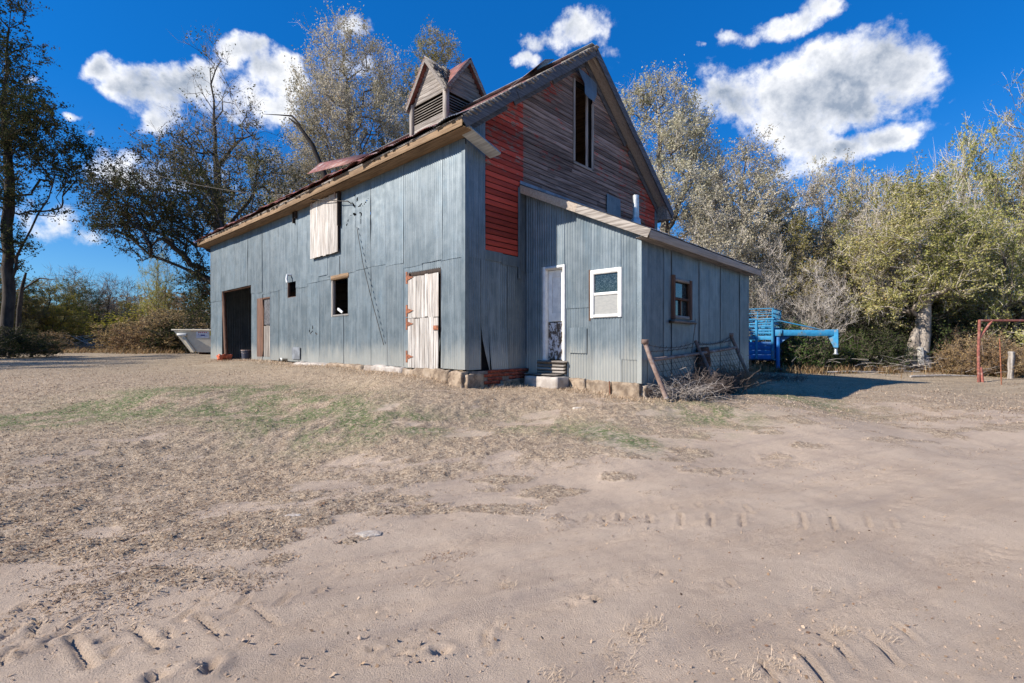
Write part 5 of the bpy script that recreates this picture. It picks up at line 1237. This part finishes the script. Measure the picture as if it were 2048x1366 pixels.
pxtree('tall_tree', 'tall half bare dark trunked tree behind the left end of the barn', (436, 0), 29, [(438, 560), (442, 470), (436, 380), (430, 290), (428, 200), (420, 140), (414, 85)],
    [(428, 140, 50, 55, .5), (445, 230, 85, 60, .8), (350, 270, 65, 60, .6), (400, 330, 110, 70, .8), (505, 290, 75, 75, .7), (470, 400, 110, 70, 1), (330, 370, 70, 50, .7), (540, 350, 60, 60, .8), (390, 440, 90, 60, .8)], barkdark, twig_pale, leaf_mid,
    limbs=[[(440, 440), (410, 395), (370, 345), (330, 290), (300, 240)], [(430, 225), (455, 170), (478, 150)], [(436, 330), (480, 280), (530, 262), (565, 275)], [(436, 400), (400, 330), (360, 270), (340, 210)], [(442, 470), (500, 400), (540, 330)]], seed=62, npts=720, twigs_per=4, twig_len=.85, leaf_n=12, leaf_s=.085, leaf_skip=.15, rbase=.40, gap=.44, up=.3, depth=.8, bare=lambda z: .75 if z > 12 else .15)
pxtree('cottonwood_tree', 'broad dry grey cottonwood rising behind the middle of the roof', (705, 0), 33, [(705, 560), (700, 440), (690, 340), (698, 240), (692, 140)],
    [(690, 120, 75, 50, .9), (640, 165, 60, 60, .9), (752, 150, 50, 80, .9), (690, 235, 105, 75, 1), (610, 270, 50, 60, .9), (775, 260, 55, 75, 1), (690, 340, 110, 60, 1), (640, 210, 70, 50, .9), (600, 370, 60, 60)], bark, twig_pale, leaf_grey,
    limbs=[[(700, 400), (660, 310), (630, 230), (620, 160)], [(698, 360), (740, 270), (760, 180), (758, 110)], [(690, 340), (660, 290), (640, 250), (590, 230)]], seed=63, npts=1000, twigs_per=4, twig_len=.95, leaf_n=18, leaf_s=.088, leaf_skip=.03, rbase=.38, gap=.36, up=.6, bare=lambda z: .35 if z > 15 else .05)
pxtree('cottonwood_tree', 'narrow dry cottonwood directly behind the cupola', (850, 0), 36, [(850, 560), (846, 440), (850, 300), (862, 200), (862, 110)],
    [(862, 115, 40, 45, 1), (850, 190, 55, 60, 1), (820, 270, 60, 60, 1), (905, 150, 35, 50, .4), (880, 230, 50, 60, 1), (805, 340, 70, 60, 1), (800, 200, 35, 50, .5)], bark, twig_pale, leaf_olive, seed=64, npts=520, twigs_per=4, twig_len=.85, leaf_n=19, leaf_s=.085, rbase=.3, gap=.34, up=.5)
pxtree('cottonwood_tree', 'lower dry olive cottonwood between the dark trunk and the broad cottonwood', (560, 0), 36, [(560, 560), (556, 440), (548, 340)],
    [(535, 340, 55, 45, .9), (600, 380, 60, 50, 1), (520, 420, 70, 60, 1), (600, 450, 90, 60, 1), (640, 330, 50, 50, .8), (470, 430, 60, 60, 1)], bark, twig_pale, leaf_olive, seed=65, npts=520, twigs_per=4, twig_len=.8, leaf_n=13, leaf_s=.085, rbase=.28, gap=.32, up=.4)
pxtree('spreading_tree', 'dark leaning tree with limbs sweeping left above the dumpster', (462, 0), 24, [(462, 600), (458, 520), (440, 440), (420, 380)],
    [(300, 430, 95, 65, 1), (225, 385, 50, 50, .6), (190, 440, 60, 30, .6), (350, 480, 75, 45, 1), (255, 330, 45, 45, .5), (405, 560, 35, 60, .9), (390, 410, 55, 75, 1), (190, 320, 40, 35, .4), (280, 500, 70, 25, .5), (375, 610, 40, 40, .8)], barkdark, twig_dark, leaf_dark,
    limbs=[[(458, 590), (420, 560), (360, 533), (300, 510), (255, 470), (215, 450), (150, 440)], [(456, 520), (415, 500), (360, 440), (310, 390), (262, 350), (220, 300)], [(445, 470), (412, 470), (340, 440), (300, 420)]], seed=71, npts=680, twig_len=.6, leaf_n=14, leaf_s=.07, leaf_skip=.1, rbase=.24, gap=.44, up=.1)
# dead limb sticking up behind the roof
dl = thing('dead_tree', 'bare black broken tree limb sticking up behind the roof sheets', 'tree', loc=gl3(690, 27))
O = Vector(dl.location)
tube('limb', blackbark, dl, [at(712, 560, 27) - O, at(690, 470, 27) - O, at(668, 400, 27) - O, at(649, 350, 27) - O, at(625, 290, 27) - O, at(598, 252, 27) - O, at(578, 236, 27) - O], [.26, .22, .18, .15, .12, .08, .03], 8)
tube('broken_branch', blackbark, dl, [at(600, 250, 27) - O, at(585, 232, 27) - O, at(560, 230, 27) - O, at(525, 228, 27) - O], [.06, .05, .03, .01], 6); tube('broken_branch', blackbark, dl, [at(640, 380, 27) - O, at(622, 368, 27) - O, at(595, 350, 27) - O], [.10, .08, .03], 6)
# right: trees behind the lean-to and the hedge of trees
pxtree('cottonwood_tree', 'pale tan cottonwood just right of the barn gable', (1335, 0), 27, [(1335, 560), (1330, 440), (1320, 340), (1318, 230)],
    [(1315, 215, 65, 45, 1), (1262, 240, 45, 60, .9), (1385, 235, 50, 50, .9), (1330, 300, 95, 60, 1), (1410, 330, 50, 70, .8), (1320, 400, 95, 60, 1), (1390, 440, 60, 60, 1)], bark, twig_pale, leaf_grey,
    limbs=[[(1332, 470), (1370, 380), (1390, 300), (1392, 240)], [(1330, 420), (1290, 330), (1270, 260)]], seed=66, npts=800, twigs_per=4, twig_len=.7, leaf_n=14, leaf_s=.072, rbase=.3, gap=.34, up=.45)
pxtree('dry_tree', 'dry grey green tree above the lean-to roof', (1490, 0), 26, [(1490, 560), (1488, 460), (1480, 380), (1492, 320)],
    [(1500, 325, 50, 40, 1), (1440, 360, 55, 55, 1), (1540, 370, 50, 60, .9), (1490, 430, 95, 70, 1), (1560, 490, 55, 80, 1), (1450, 500, 80, 60, 1), (1520, 560, 80, 60, 1), (1420, 430, 50, 60, .8)], bark, twig_pale, leaf_grey, seed=67, npts=800, twigs_per=4, twig_len=.6, leaf_n=15, leaf_s=.068, rbase=.26, gap=.34, up=.3)
RT = [('hedge2', 1395, 24.5, 400, 4.6, 'small pale tree against the shaded lean-to eave', leaf_grey, 215),
      ('hedge', 1560, 26, 400, 1.0, 'olive green tree above the blue trailer', leaf_olive, 215), ('hedge2', 1640, 27, 335, 5.0, 'grey green tree right of the trailer gooseneck', leaf_grey, 193), ('hedge', 1735, 25.5, 370, 2.6, 'bushy olive tree left of the whitewashed trunk', leaf_olive, 225),
      ('hedge2', 1690, 29, 320, .2, 'thin topped dry tree in the gap of the hedge', leaf_grey, 172), ('hedge', 1930, 26, 262, 3.5, 'tall mid green tree behind the red pipe frame', leaf_olive, 182), ('cotton', 2050, 27, 160, 1.1, 'tallest grey green tree at the right edge', leaf_olive, 182),
      ('hedge2', 2010, 22.5, 395, 2.9, 'low spreading olive tree over the red pipe beam', leaf_olive, 258), ('hedge', 1480, 31, 420, .9, 'dull tree behind the trailer rack', leaf_grey, 236), ('hedge', 1600, 31, 455, 3.0, 'dull green tree far behind the trailer neck', leaf_mid, 279), ('hedge2', 1800, 31, 350, 4.0, 'dull tree behind the whitewashed trunk', leaf_grey, 258), ('hedge', 1990, 31, 330, 5.2, 'dull dark tree at the back of the right corner', leaf_mid, 279), ('cotton', 2140, 31, 200, 2.2, 'tree just beyond the right edge of the hedge', leaf_olive, 215)]
for key, px, Y, pt, rz, lb, lf_, sx in RT: T(key, 'hedge_tree', px, Y, pt, rz, lb, leaf=lf_, wpx=sx, group='trees along the right side of the yard')
# the tree with the whitewashed stump
o = pxtree('whitewashed_tree', 'olive tree with thick pale bark trunk patched white near the ground', (1841, 0), 22.3, [(1843, 700), (1846, 640), (1850, 590), (1840, 520), (1835, 440)],
    [(1840, 560, 90, 45, 1), (1770, 600, 70, 45, .9), (1910, 590, 70, 45, .9), (1830, 480, 110, 60, 1), (1760, 500, 70, 60, 1), (1900, 490, 70, 60, 1), (1840, 400, 80, 60, 1)], barkpale, twig_pale, leaf_olive,
    limbs=[[(1846, 640), (1800, 600), (1760, 590)], [(1846, 620), (1890, 570), (1920, 560)]], seed=83, npts=720, twigs_per=4, twig_len=.5, leaf_n=18, leaf_s=.062, rbase=.30, gap=.34, up=0)
b_ = MB(); pts = []; 
rock('white_patch', o, mat('worn_white_bark', (.56, .54, .50), (.26, .23, .20), scale=14, rough=.95, bump=.6, lohi=(.45, .58)), (-.40, -.46, -.1), (-.20, -.28, 1.1), .05, 14, seed=3)
tube('burl', barkpale, o, [(-.45, .1, -.1), (-.38, .05, .6), (-.28, 0, 1.3), (-.18, 0, 1.9)], [.42, .34, .24, .14], 10)
# pale leafless thickets
for px, Y, pt, rz, lb in [(1770, 23.5, 345, .5, 'pale leafless thicket high in the middle of the hedge'), (1640, 22.5, 520, 2.0, 'pale leafless bush behind the trailer gooseneck'), (1900, 24, 300, 3.1, 'pale leafless twiggy tree left of the tallest tree'), (1530, 24, 470, 4.4, 'pale leafless bush above the trailer rack'), (1440, 26, 330, 5.5, 'pale leafless treetop above the lean-to eave')]:
    T('bare', 'leafless_tree', px, Y, pt, rz, lb, group='leafless trees in the hedge', wpx=110)
# undergrowth on the right
k = 0
UND = [(1585, 21.5, 640, leaf_cedar, 'green cedar like bush under the trailer gooseneck'), (1640, 21.5, 668, leaf_cedar, 'second green bush under the coupler'), (1700, 21.8, 660, leaf_cedar, 'dark green bush right of the coupler'), (1760, 22, 655, leaf_dark, 'dark bush at the foot of the hedge'), (1790, 23.6, 640, leaf_mid, 'bush left of the whitewashed trunk'),
       (1898, 22.6, 655, leaf_brown, 'brown dry bush right of the whitewashed trunk'), (1925, 20.0, 672, leaf_brown, 'low brown bush left of the red post'), (1975, 19.5, 665, leaf_brown, 'brown bush behind the red post'), (2015, 19.5, 680, leaf_brown, 'brown bush behind the grey post'), (2050, 18.5, 690, leaf_brown, 'orange brown weeds at the right edge'), (1900, 23.5, 600, leaf_dark, 'dark undergrowth behind the brown bushes'), (1985, 23.5, 600, leaf_dark, 'dark undergrowth behind the red frame'), (1740, 24, 600, leaf_dark, 'dark undergrowth behind the green bushes'), (1660, 24, 610, leaf_dark, 'dark undergrowth behind the gooseneck'), (1590, 24.5, 600, leaf_dark, 'dark undergrowth behind the trailer front'), (1510, 26, 600, leaf_dark, 'dark undergrowth behind the trailer side'), (2060, 23, 590, leaf_dark, 'dark undergrowth at the right edge'), (1820, 24, 590, leaf_dark, 'dark undergrowth behind the whitewashed trunk')]
for px, Y, pt, lf_, lb in UND:
    k += 1; T('shrub', 'bush', px, Y, pt, k * 1.3, lb, cat='bush', group='bushes at the foot of the hedge', leaf=lf_, sxy=1.15 if lf_ is leaf_dark else 1.0, twig=twig_dark if lf_ is leaf_dark else twig_brown)
# left background
LB_ = [('bare', 215, 46, 548, .3, 'round topped leafless tree in the left distance', None, twig_brown, 1.3), ('cotton', 315, 38, 470, 2.0, 'slender yellowing tree left of the dumpster', leaf_yel, twig_pale, .62), ('hedge', 95, 36, 560, 1.0, 'yellow green bushy tree in the left distance', leaf_yel, twig_brown, 1.25), ('hedge2', 20, 34, 545, 2.2, 'dull leafy tree behind the slim dark trunk', leaf_mid, twig_brown, 1.2),
       ('hedge', 150, 44, 560, 3.0, 'greenish tree right of the yellow green one', leaf_mid, twig_brown, 1.2), ('bare', 150, 50, 535, 4.0, 'thin leafless tree behind the greenish one', None, twig_brown, 1.3), ('hedge2', 262, 48, 600, 5.0, 'low yellow tree between the leafless and slender trees', leaf_yel, twig_brown, 1.4), ('hedge', 350, 44, 585, .7, 'dull yellow tree behind the dumpster', leaf_brown, twig_brown, 1.5), ('hedge2', 405, 40, 540, 1.7, 'dark tree behind the barn end', leaf_mid, twig_dark, 1.2), ('bare', 255, 52, 560, 2.7, 'second leafless tree in the left distance', None, twig_brown, 1.2), ('hedge', -60, 34, 500, 2.7, 'tree beyond the left edge of the yard', leaf_mid, twig_brown, 1.2),
       ('hedge', 60, 50, 590, 5.7, 'farther yellow tree behind the yellow green bushy one', leaf_yel, twig_brown, 1.5), ('hedge2', 190, 56, 600, 3.7, 'farthest dull tree at the end of the track', leaf_brown, twig_brown, 1.7)]
for key, px, Y, pt, rz, lb, lf_, tw_, sx in LB_: T(key, 'background_tree', px, Y, pt, rz, lb, leaf=lf_, twig=tw_, sxy=sx, bk_=barkdark, group='trees beyond the left end of the yard')
st_ = thing('slim_tree', 'slim dark trunked young tree at the left edge of the yard', 'tree', loc=gl3(35, 27)); O = Vector(st_.location)
tube('trunk', barkdark, st_, [(0, 0, -.1), at(38, 620, 27) - O, at(44, 575, 27) - O, at(52, 545, 27) - O], [.14, .11, .09, .05], 7); tube('branch', barkdark, st_, [at(44, 580, 27) - O, at(80, 556, 27) - O, at(110, 560, 27) - O], [.06, .04, .02], 5)
LS_ = [(14, 22.5, 650, leaf_dark), (62, 24, 662, leaf_dark), (95, 32, 662, leaf_brown), (-30, 29, 640, leaf_dark), (240, 38, 652, leaf_brown), (275, 34, 640, leaf_brown), (310, 32, 632, leaf_brown), (350, 31, 628, leaf_brown), (395, 31, 625, leaf_dark), (335, 36, 615, leaf_brown), (130, 46, 640, leaf_dark), (165, 48, 645, leaf_dark), (205, 46, 640, leaf_brown), (120, 38, 655, leaf_mid), (290, 42, 615, leaf_yel), (30, 40, 620, leaf_mid), (80, 44, 625, leaf_brown)]
SLB = ['dark shrub at the left edge under the slim trunk', 'dark shrub left of the brush pile', 'low brown shrub before the brush pile', 'dark shrub beyond the left edge', 'brown scrub right of the track end', 'brown scrub left of the dumpster', 'tall brown scrub beside the dumpster', 'brown scrub behind the dumpster', 'dark scrub between dumpster and barn', 'taller brown scrub farther behind the dumpster', 'dark scrub behind the brush pile', 'dark scrub under the greenish tree', 'brown scrub under the leafless tree', 'green scrub by the brush pile', 'yellow scrub under the slender tree', 'green scrub under the yellow green tree', 'brown scrub far left of the track']
for i, (px, Y, pt, lf_) in enumerate(LS_): T('shrub', 'shrub', px, Y, pt, i * 2.1, SLB[i], cat='shrub', group='scrub at the far side of the yard', leaf=lf_, twig=twig_dark, sxy=1.9)
# trees outside the left edge of the frame, whose shade falls across the far yard
for i, (x, y, h, sx, lb) in enumerate([(-27, 8.7, 10.5, .6, 'slender tree outside the frame at left, nearest one'), (-31, 10.5, 12.5, .6, 'slender tree outside the frame at left, second one'), (-36, 13, 14.8, .7, 'tall tree outside the frame at left, third one'), (-35, 15.8, 13.8, .5, 'slender tree outside the frame at left, farthest one')]):
    tree('hedge', 'shade_tree', (x, y, hb(x, y)), h, i * 2.0, lb, leaf=leaf_mid, twig=twig_brown, group='shade trees left of the yard', sxy=sx)
# distant woods closing the horizon
def woods(name, cx, cy, rx, ry, n, h, label, lf_):
    rs = np.random.RandomState(int(abs(cx)) + 3); N = n
    th = rs.uniform(0, 2 * np.pi, N); rr = np.sqrt(rs.rand(N)); x = cx + rx * rr * np.cos(th); y = cy + ry * rr * np.sin(th)
    z = rs.rand(N) ** 1.0 * h * (0.75 + .9 * (fbm(x * .12, y * .12, 3) + .1)); 
    P = np.stack([x, y, z + hbase(x, y)], 1); a = rs.normal(0, 1, (N, 3)); a /= np.linalg.norm(a, axis=1)[:, None]; b = np.cross(a, rs.normal(0, 1, (N, 3))); b /= np.linalg.norm(b, axis=1)[:, None]
    s = rs.uniform(.12, .32, N)[:, None]; v = np.stack([P - a * s, P + b * s * .6, P + a * s, P - b * s * .6], 1).reshape(-1, 3)
    o = link(name, mesh_np(name, v, np.arange(N * 4).reshape(-1, 4), lf_, attrs={'rnd': ('FACE', rs.rand(N))})); tag(o, label, 'woods', kind='stuff')
woods('far_woods', -52, 78, 34, 6, 26000, 8, 'far hazy tree line closing the horizon at left', leaf_brown); woods('far_woods', 40, 44, 32, 6, 22000, 7, 'far tree line behind the hedge at right', leaf_mid); woods('far_woods', -20, 80, 26, 5, 12000, 8, 'far tree line behind the barn', leaf_brown)

# brush pile and fallen sticks
def sticks(name, base, n, rad, L, label, mat_, seed, up=.3, r=.02, cat='branches'):
    rs = random.Random(seed); bm_ = MB()
    for _ in range(n):
        a = rs.uniform(0, 6.28); p = Vector((rs.gauss(0, rad), rs.gauss(0, rad * .6), rs.uniform(0.02, rad * .35))); d = Vector((math.cos(a), math.sin(a) * .7, rs.uniform(-.1, up))); l = L * rs.uniform(.4, 1.2)
        q = p + d * l; m_ = (p + q) / 2 + Vector((rs.gauss(0, .06), rs.gauss(0, .06), rs.gauss(.03, .05))) * l; bm_.tube([p, m_, q], [r, r * .7, r * .3], 4, False)
    o = bm_.build(name, mat_, None); o.location = base; tag(o, label, cat, kind='stuff'); return o
sticks('brush_pile', gl3(125, 37), 170, 1.5, 2.6, 'bleached brush pile of dead branches at the end of the yard', deadwood, 1, .35, .05)
for i, (px, py, l_, a, lb) in enumerate([(1700, 744, 2.6, .15, 'grey fallen branch below the hedge, left one'), (1760, 742, 3.2, -.1, 'grey fallen branch below the hedge, middle one'), (1890, 752, 2.8, .05, 'grey fallen branch between the trunk and the red post')]):
    p = on_ground(px, py + 3); d = Vector((math.cos(a), math.sin(a), 0)); o = tube('fallen_branch', deadwood, None, [p - d * l_ / 2 + Vector((0, 0, .05)), p + Vector((0, .08, .08)), p + d * l_ / 2 + Vector((0, 0, .05))], [.05, .045, .02], 6); tag(o, lb, 'branch')
sticks('twig_litter', gl3(1790, 21.0), 150, 1.9, .9, 'litter of grey twigs along the foot of the hedge', deadwood, 4, .25, .008)

# weeds by the pipe fence
def weed(name, loc, n, h, spread, m_, label, seed, curl=.5, rr=.006):
    rs = np.random.RandomState(seed); bm_ = MB()
    for _ in range(n):
        a = rs.rand() * 6.283; p = np.array([rs.normal(0, spread * .45), rs.normal(0, spread * .3), 0]); d = np.array([math.cos(a) * .5, math.sin(a) * .5, 1.0]); l = h * rs.uniform(.35, 1.1); pts = [p]
        for i in range(5): d = unit(d + rs.normal(0, .2, 3) + np.array([math.cos(a), math.sin(a), -.9]) * curl * .28); pts.append(pts[-1] + d * l / 5)
        bm_.tube(pts, np.linspace(rr, rr * .4, 6), 3, False)
        if rs.rand() < .6:
            for q in pts[2:]: bm_.tube([q, q + rs.normal(0, .06, 3)], [rr * .7, rr * .3], 3, False)
    o = bm_.build(name, m_, None); o.location = loc; tag(o, label, 'weeds', group='dead weeds along the pipe fence', kind='stuff'); return o
def atg(px, Y): return Vector(gl3(px, Y))
weed('dead_weeds', atg(1362, 8.75), 200, .60, .36, weedpale, 'pale curled dead weeds at the near foot of the pipe fence', 1, .6)
weed('dead_weeds', atg(1392, 9.2), 380, .62, .42, weeddark, 'dark tangled dead weeds behind the pale ones', 2, .4)
weed('dead_weeds', atg(1435, 10.1), 380, .66, .42, weeddark, 'dark dead weeds in the middle of the pipe fence', 3, .3)
weed('dead_weeds', atg(1474, 11.5), 300, .75, .34, weedm, 'brown dry weed bush at the far end of the pipe fence', 4, .25)
weed('dead_weeds', atg(1545, 13.0), 160, .35, .9, weeddark, 'low dark weeds in the shade beyond the lean-to', 6, .5)
# post stump among weeds
o = rock('rotten_stump', None, brownframe, (-.12, -.10, 0), (.12, .10, .95), .05, 14, seed=55); o.location = atg(1405, 10.7); tag(o, 'dark rotten stump leaning behind the broken pipe fence', 'stump')
# tall dry grass along hedge foot, foundation grass, and yard litter
def blades(name, X, Y, h, lay, m_, label, seed, wd=.0022, cols=None, cat='grass'):
    rs = np.random.RandomState(seed); N = len(X); Z = hfull(X, Y)
    a = rs.uniform(0, 6.283, N); L = h * rs.uniform(.4, 1.25, N); t_ = np.clip(lay + rs.normal(0, .22, N), .05, 1.45)     # tilt from vertical
    dx_, dy_ = np.cos(a) * np.sin(t_), np.sin(a) * np.sin(t_); dzv = np.cos(t_)
    B = np.stack([X, Y, Z - .004], 1); M_ = B + np.stack([dx_, dy_, dzv], 1) * (L * .55)[:, None]; t2 = np.clip(t_ * 1.5 + .1, 0, 1.7); E = M_ + np.stack([np.cos(a) * np.sin(t2), np.sin(a) * np.sin(t2), np.cos(t2)], 1) * (L * .45)[:, None]
    sw = np.stack([-np.sin(a), np.cos(a), np.zeros(N)], 1) * (wd * (1 + .10 * np.hypot(X, Y)) * rs.uniform(.7, 1.4, N))[:, None]
    v = np.stack([B - sw, B + sw, M_ + sw * .8, M_ - sw * .8, E], 1).reshape(-1, 3); i = np.arange(N)[:, None] * 5
    f = np.concatenate([i + [0, 1, 2], i + [0, 2, 3], i + [3, 2, 4]]); r_ = rs.rand(N) if cols is None else cols
    o = link(name, mesh_np(name, v, f, m_, attrs={'rnd': ('FACE', np.tile(r_, 3))})); tag(o, label, cat, kind='stuff'); return o
rs = np.random.RandomState(77)
def scatter(n, x0, x1, y0, y1, fn, power=1.6):
    """positions thinning with distance from the foreground"""
    u = rs.rand(n); y = (y0 ** (1 - power) + u * (y1 ** (1 - power) - y0 ** (1 - power))) ** (1 / (1 - power)); hw = np.minimum(1.12 * y + .6, 99); x = rs.uniform(-1, 1, n) * hw
    ok = (x > x0) & (x < x1); x, y = x[ok], y[ok]; k = rs.rand(len(x)) < fn(x, y); x, y = x[k], y[k]
    lx = (x - A0[0]) * u2[0] + (y - A0[1]) * u2[1]; ly = (x - A0[0]) * u1[0] + (y - A0[1]) * u1[1]
    ins = ((lx > -.02) & (lx < WID) & (ly > 0) & (ly < LEN)) | ((lx > X0) & (lx < X1) & (ly > YF) & (ly < .1)); return x[~ins], y[~ins]
x, y = scatter(330000, -30, 30, 1.9, 22, lambda x, y: np.clip(grass_cover(x, y) * 1.1, 0, 1), 1.9)
gr = green_cover(x, y) * smooth(-.1, .2, fbm(x * 5, y * 5, 2) + .05); c_ = rs.rand(len(x)) * .86; c_ = np.where(fbm(x * 4, y * 4, 3) > .06, .60 + .26 * c_, c_); c_ = np.where(rs.rand(len(x)) < gr * .9, .95, c_)
blades('dry_grass', x, y, .034, 1.15, grassm, 'matted short dry grass with green patches covering the yard', 5, cols=c_)
x, y = scatter(80000, -30, 30, 8, 26, lambda x, y: .40 + .6 * smooth(.0, .3, fbm(x * 1.5, y * 1.5, 3)), 1.5)
blades('yard_grass', x, y, .055, 1.05, grassm, 'longer dry grass near the barn and far yard', 6, cols=rs.rand(len(x)) * .8)
# grass fringe along the foundations
fx_, fy_ = [], []
for (ax0, ay0, ax1, ay1, n, wdt) in [(-.25, 0, -.25, 13, 5200, .28), (.3, -.35, 1.5, -.30, 700, .18), (X0 - .25, -2.9, X0 - .28, -1.2, 1300, .2), (X0, YF - .25, X1 + .3, YF - .35, 3500, .3)]:
    t_ = rs.rand(n); lx = ax0 + (ax1 - ax0) * t_ + rs.normal(0, wdt, n); ly = ay0 + (ay1 - ay0) * t_ + rs.normal(0, wdt, n)
    ok = ~(((lx > -.05) & (ly > 0)) | ((lx > X0 - .05) & (ly > YF))); lx, ly = lx[ok], ly[ok]; fx_.append(A0[0] + lx * u2[0] + ly * u1[0]); fy_.append(A0[1] + lx * u2[1] + ly * u1[1])
x = np.concatenate(fx_); y = np.concatenate(fy_)
blades('foundation_grass', x, y, .11, .85, grassm, 'longer straw grass fringing the barn foundation', 8, wd=.0016, cols=rs.rand(len(x)) * .7)
# tall dry weeds at the foot of the hedge and the far scrub
x = np.concatenate([rs.uniform(10, 26, 9000), rs.uniform(-38, -14, 9000)]); y = np.concatenate([20.6 + rs.normal(0, .55, 9000) + .9 * fbm(x[:9000], x[:9000] * 0, 2) - .15 * np.maximum(x[:9000] - 16, 0), rs.uniform(28, 36, 9000)])
k_ = fbm(x * 1.3, y * 1.3, 3) > -.02; x, y = x[k_], y[k_]
blades('tall_dry_grass', x, y, .42, .65, leaf_brown, 'tall straw weeds along the foot of the hedge and scrub', 9, wd=.0035)
# leaf and chip litter
x, y = scatter(52000, -30, 30, 1.9, 18, lambda x, y: .025 + .95 * grass_cover(x, y), 1.9); N = len(x); z = hfull(x, y) + .004
a = rs.uniform(0, 6.283, N); s = rs.uniform(.003, .012, N) * (1 + .05 * y); tl = rs.normal(0, .35, (N, 2)); ux = np.stack([np.cos(a), np.sin(a), tl[:, 0]], 1) * s[:, None]; uy = np.stack([-np.sin(a), np.cos(a), tl[:, 1]], 1) * (s * rs.uniform(.3, .8, N))[:, None]
P = np.stack([x, y, z], 1); v = np.stack([P - ux, P + uy, P + ux, P - uy], 1).reshape(-1, 3)
o = link('leaf_litter', mesh_np('leaf_litter', v, np.arange(N * 4).reshape(-1, 4), litterm, attrs={'rnd': ('FACE', rs.rand(N))})); tag(o, 'fallen leaves and chips scattered over the dirt and grass', 'litter', kind='stuff')
x, y = scatter(26000, -30, 30, 1.9, 9, lambda x, y: .10 + .5 * (fbm(x * 2, y * 2, 3) > .12), 2.2); N = len(x); z = hfull(x, y); s = (rs.rand(N) ** 5 * .010 + .0016)[:, None]
off4 = np.array([(1, 0, -.3), (-.5, .87, -.3), (-.5, -.87, -.3), (0, 0, .9)]); P = np.stack([x, y, z + .001], 1); v = (P[:, None] + (off4[None] + rs.normal(0, .3, (N, 4, 3))) * s[:, None]).reshape(-1, 3)
i4 = np.arange(N)[:, None] * 4; o = link('dirt_crumbs', mesh_np('dirt_crumbs', v, np.concatenate([i4 + [0, 1, 3], i4 + [1, 2, 3], i4 + [2, 0, 3]]), mat('dry_dirt_crumb', (.46, .34, .245), (.30, .22, .16), rnd=0, bump=0))); tag(o, 'dry dirt crumbs and grit strewn on the sandy track', 'grit', kind='stuff')
# straw tufts in the track
TU = [(1270, 1270), (1440, 1300), (1500, 1345), (1560, 1330), (1230, 1300), (1110, 1340), (1680, 1265), (1770, 1275), (1420, 1245), (1015, 1170), (850, 1165), (905, 1160), (1300, 1245), (1640, 1180), (485, 990), (235, 1105), (1250, 1335)]
tx, ty = [], []
for i, p in enumerate(TU):
    q = G(*p); n = 70 if i % 3 else 130; tx.append(q[0] + rs.normal(0, .035, n)); ty.append(q[1] + rs.normal(0, .03, n))
x = np.concatenate(tx); y = np.concatenate(ty)
blades('straw_tufts', x, y, .055, 1.0, grassm, 'small straw tufts standing in the sandy track', 12, wd=.0008, cols=rs.rand(len(x)) * .35)
print('script', round(time.time() - T0, 1), 's; unique tris', sum(len(m.polygons) * 2 for m in bpy.data.meshes))
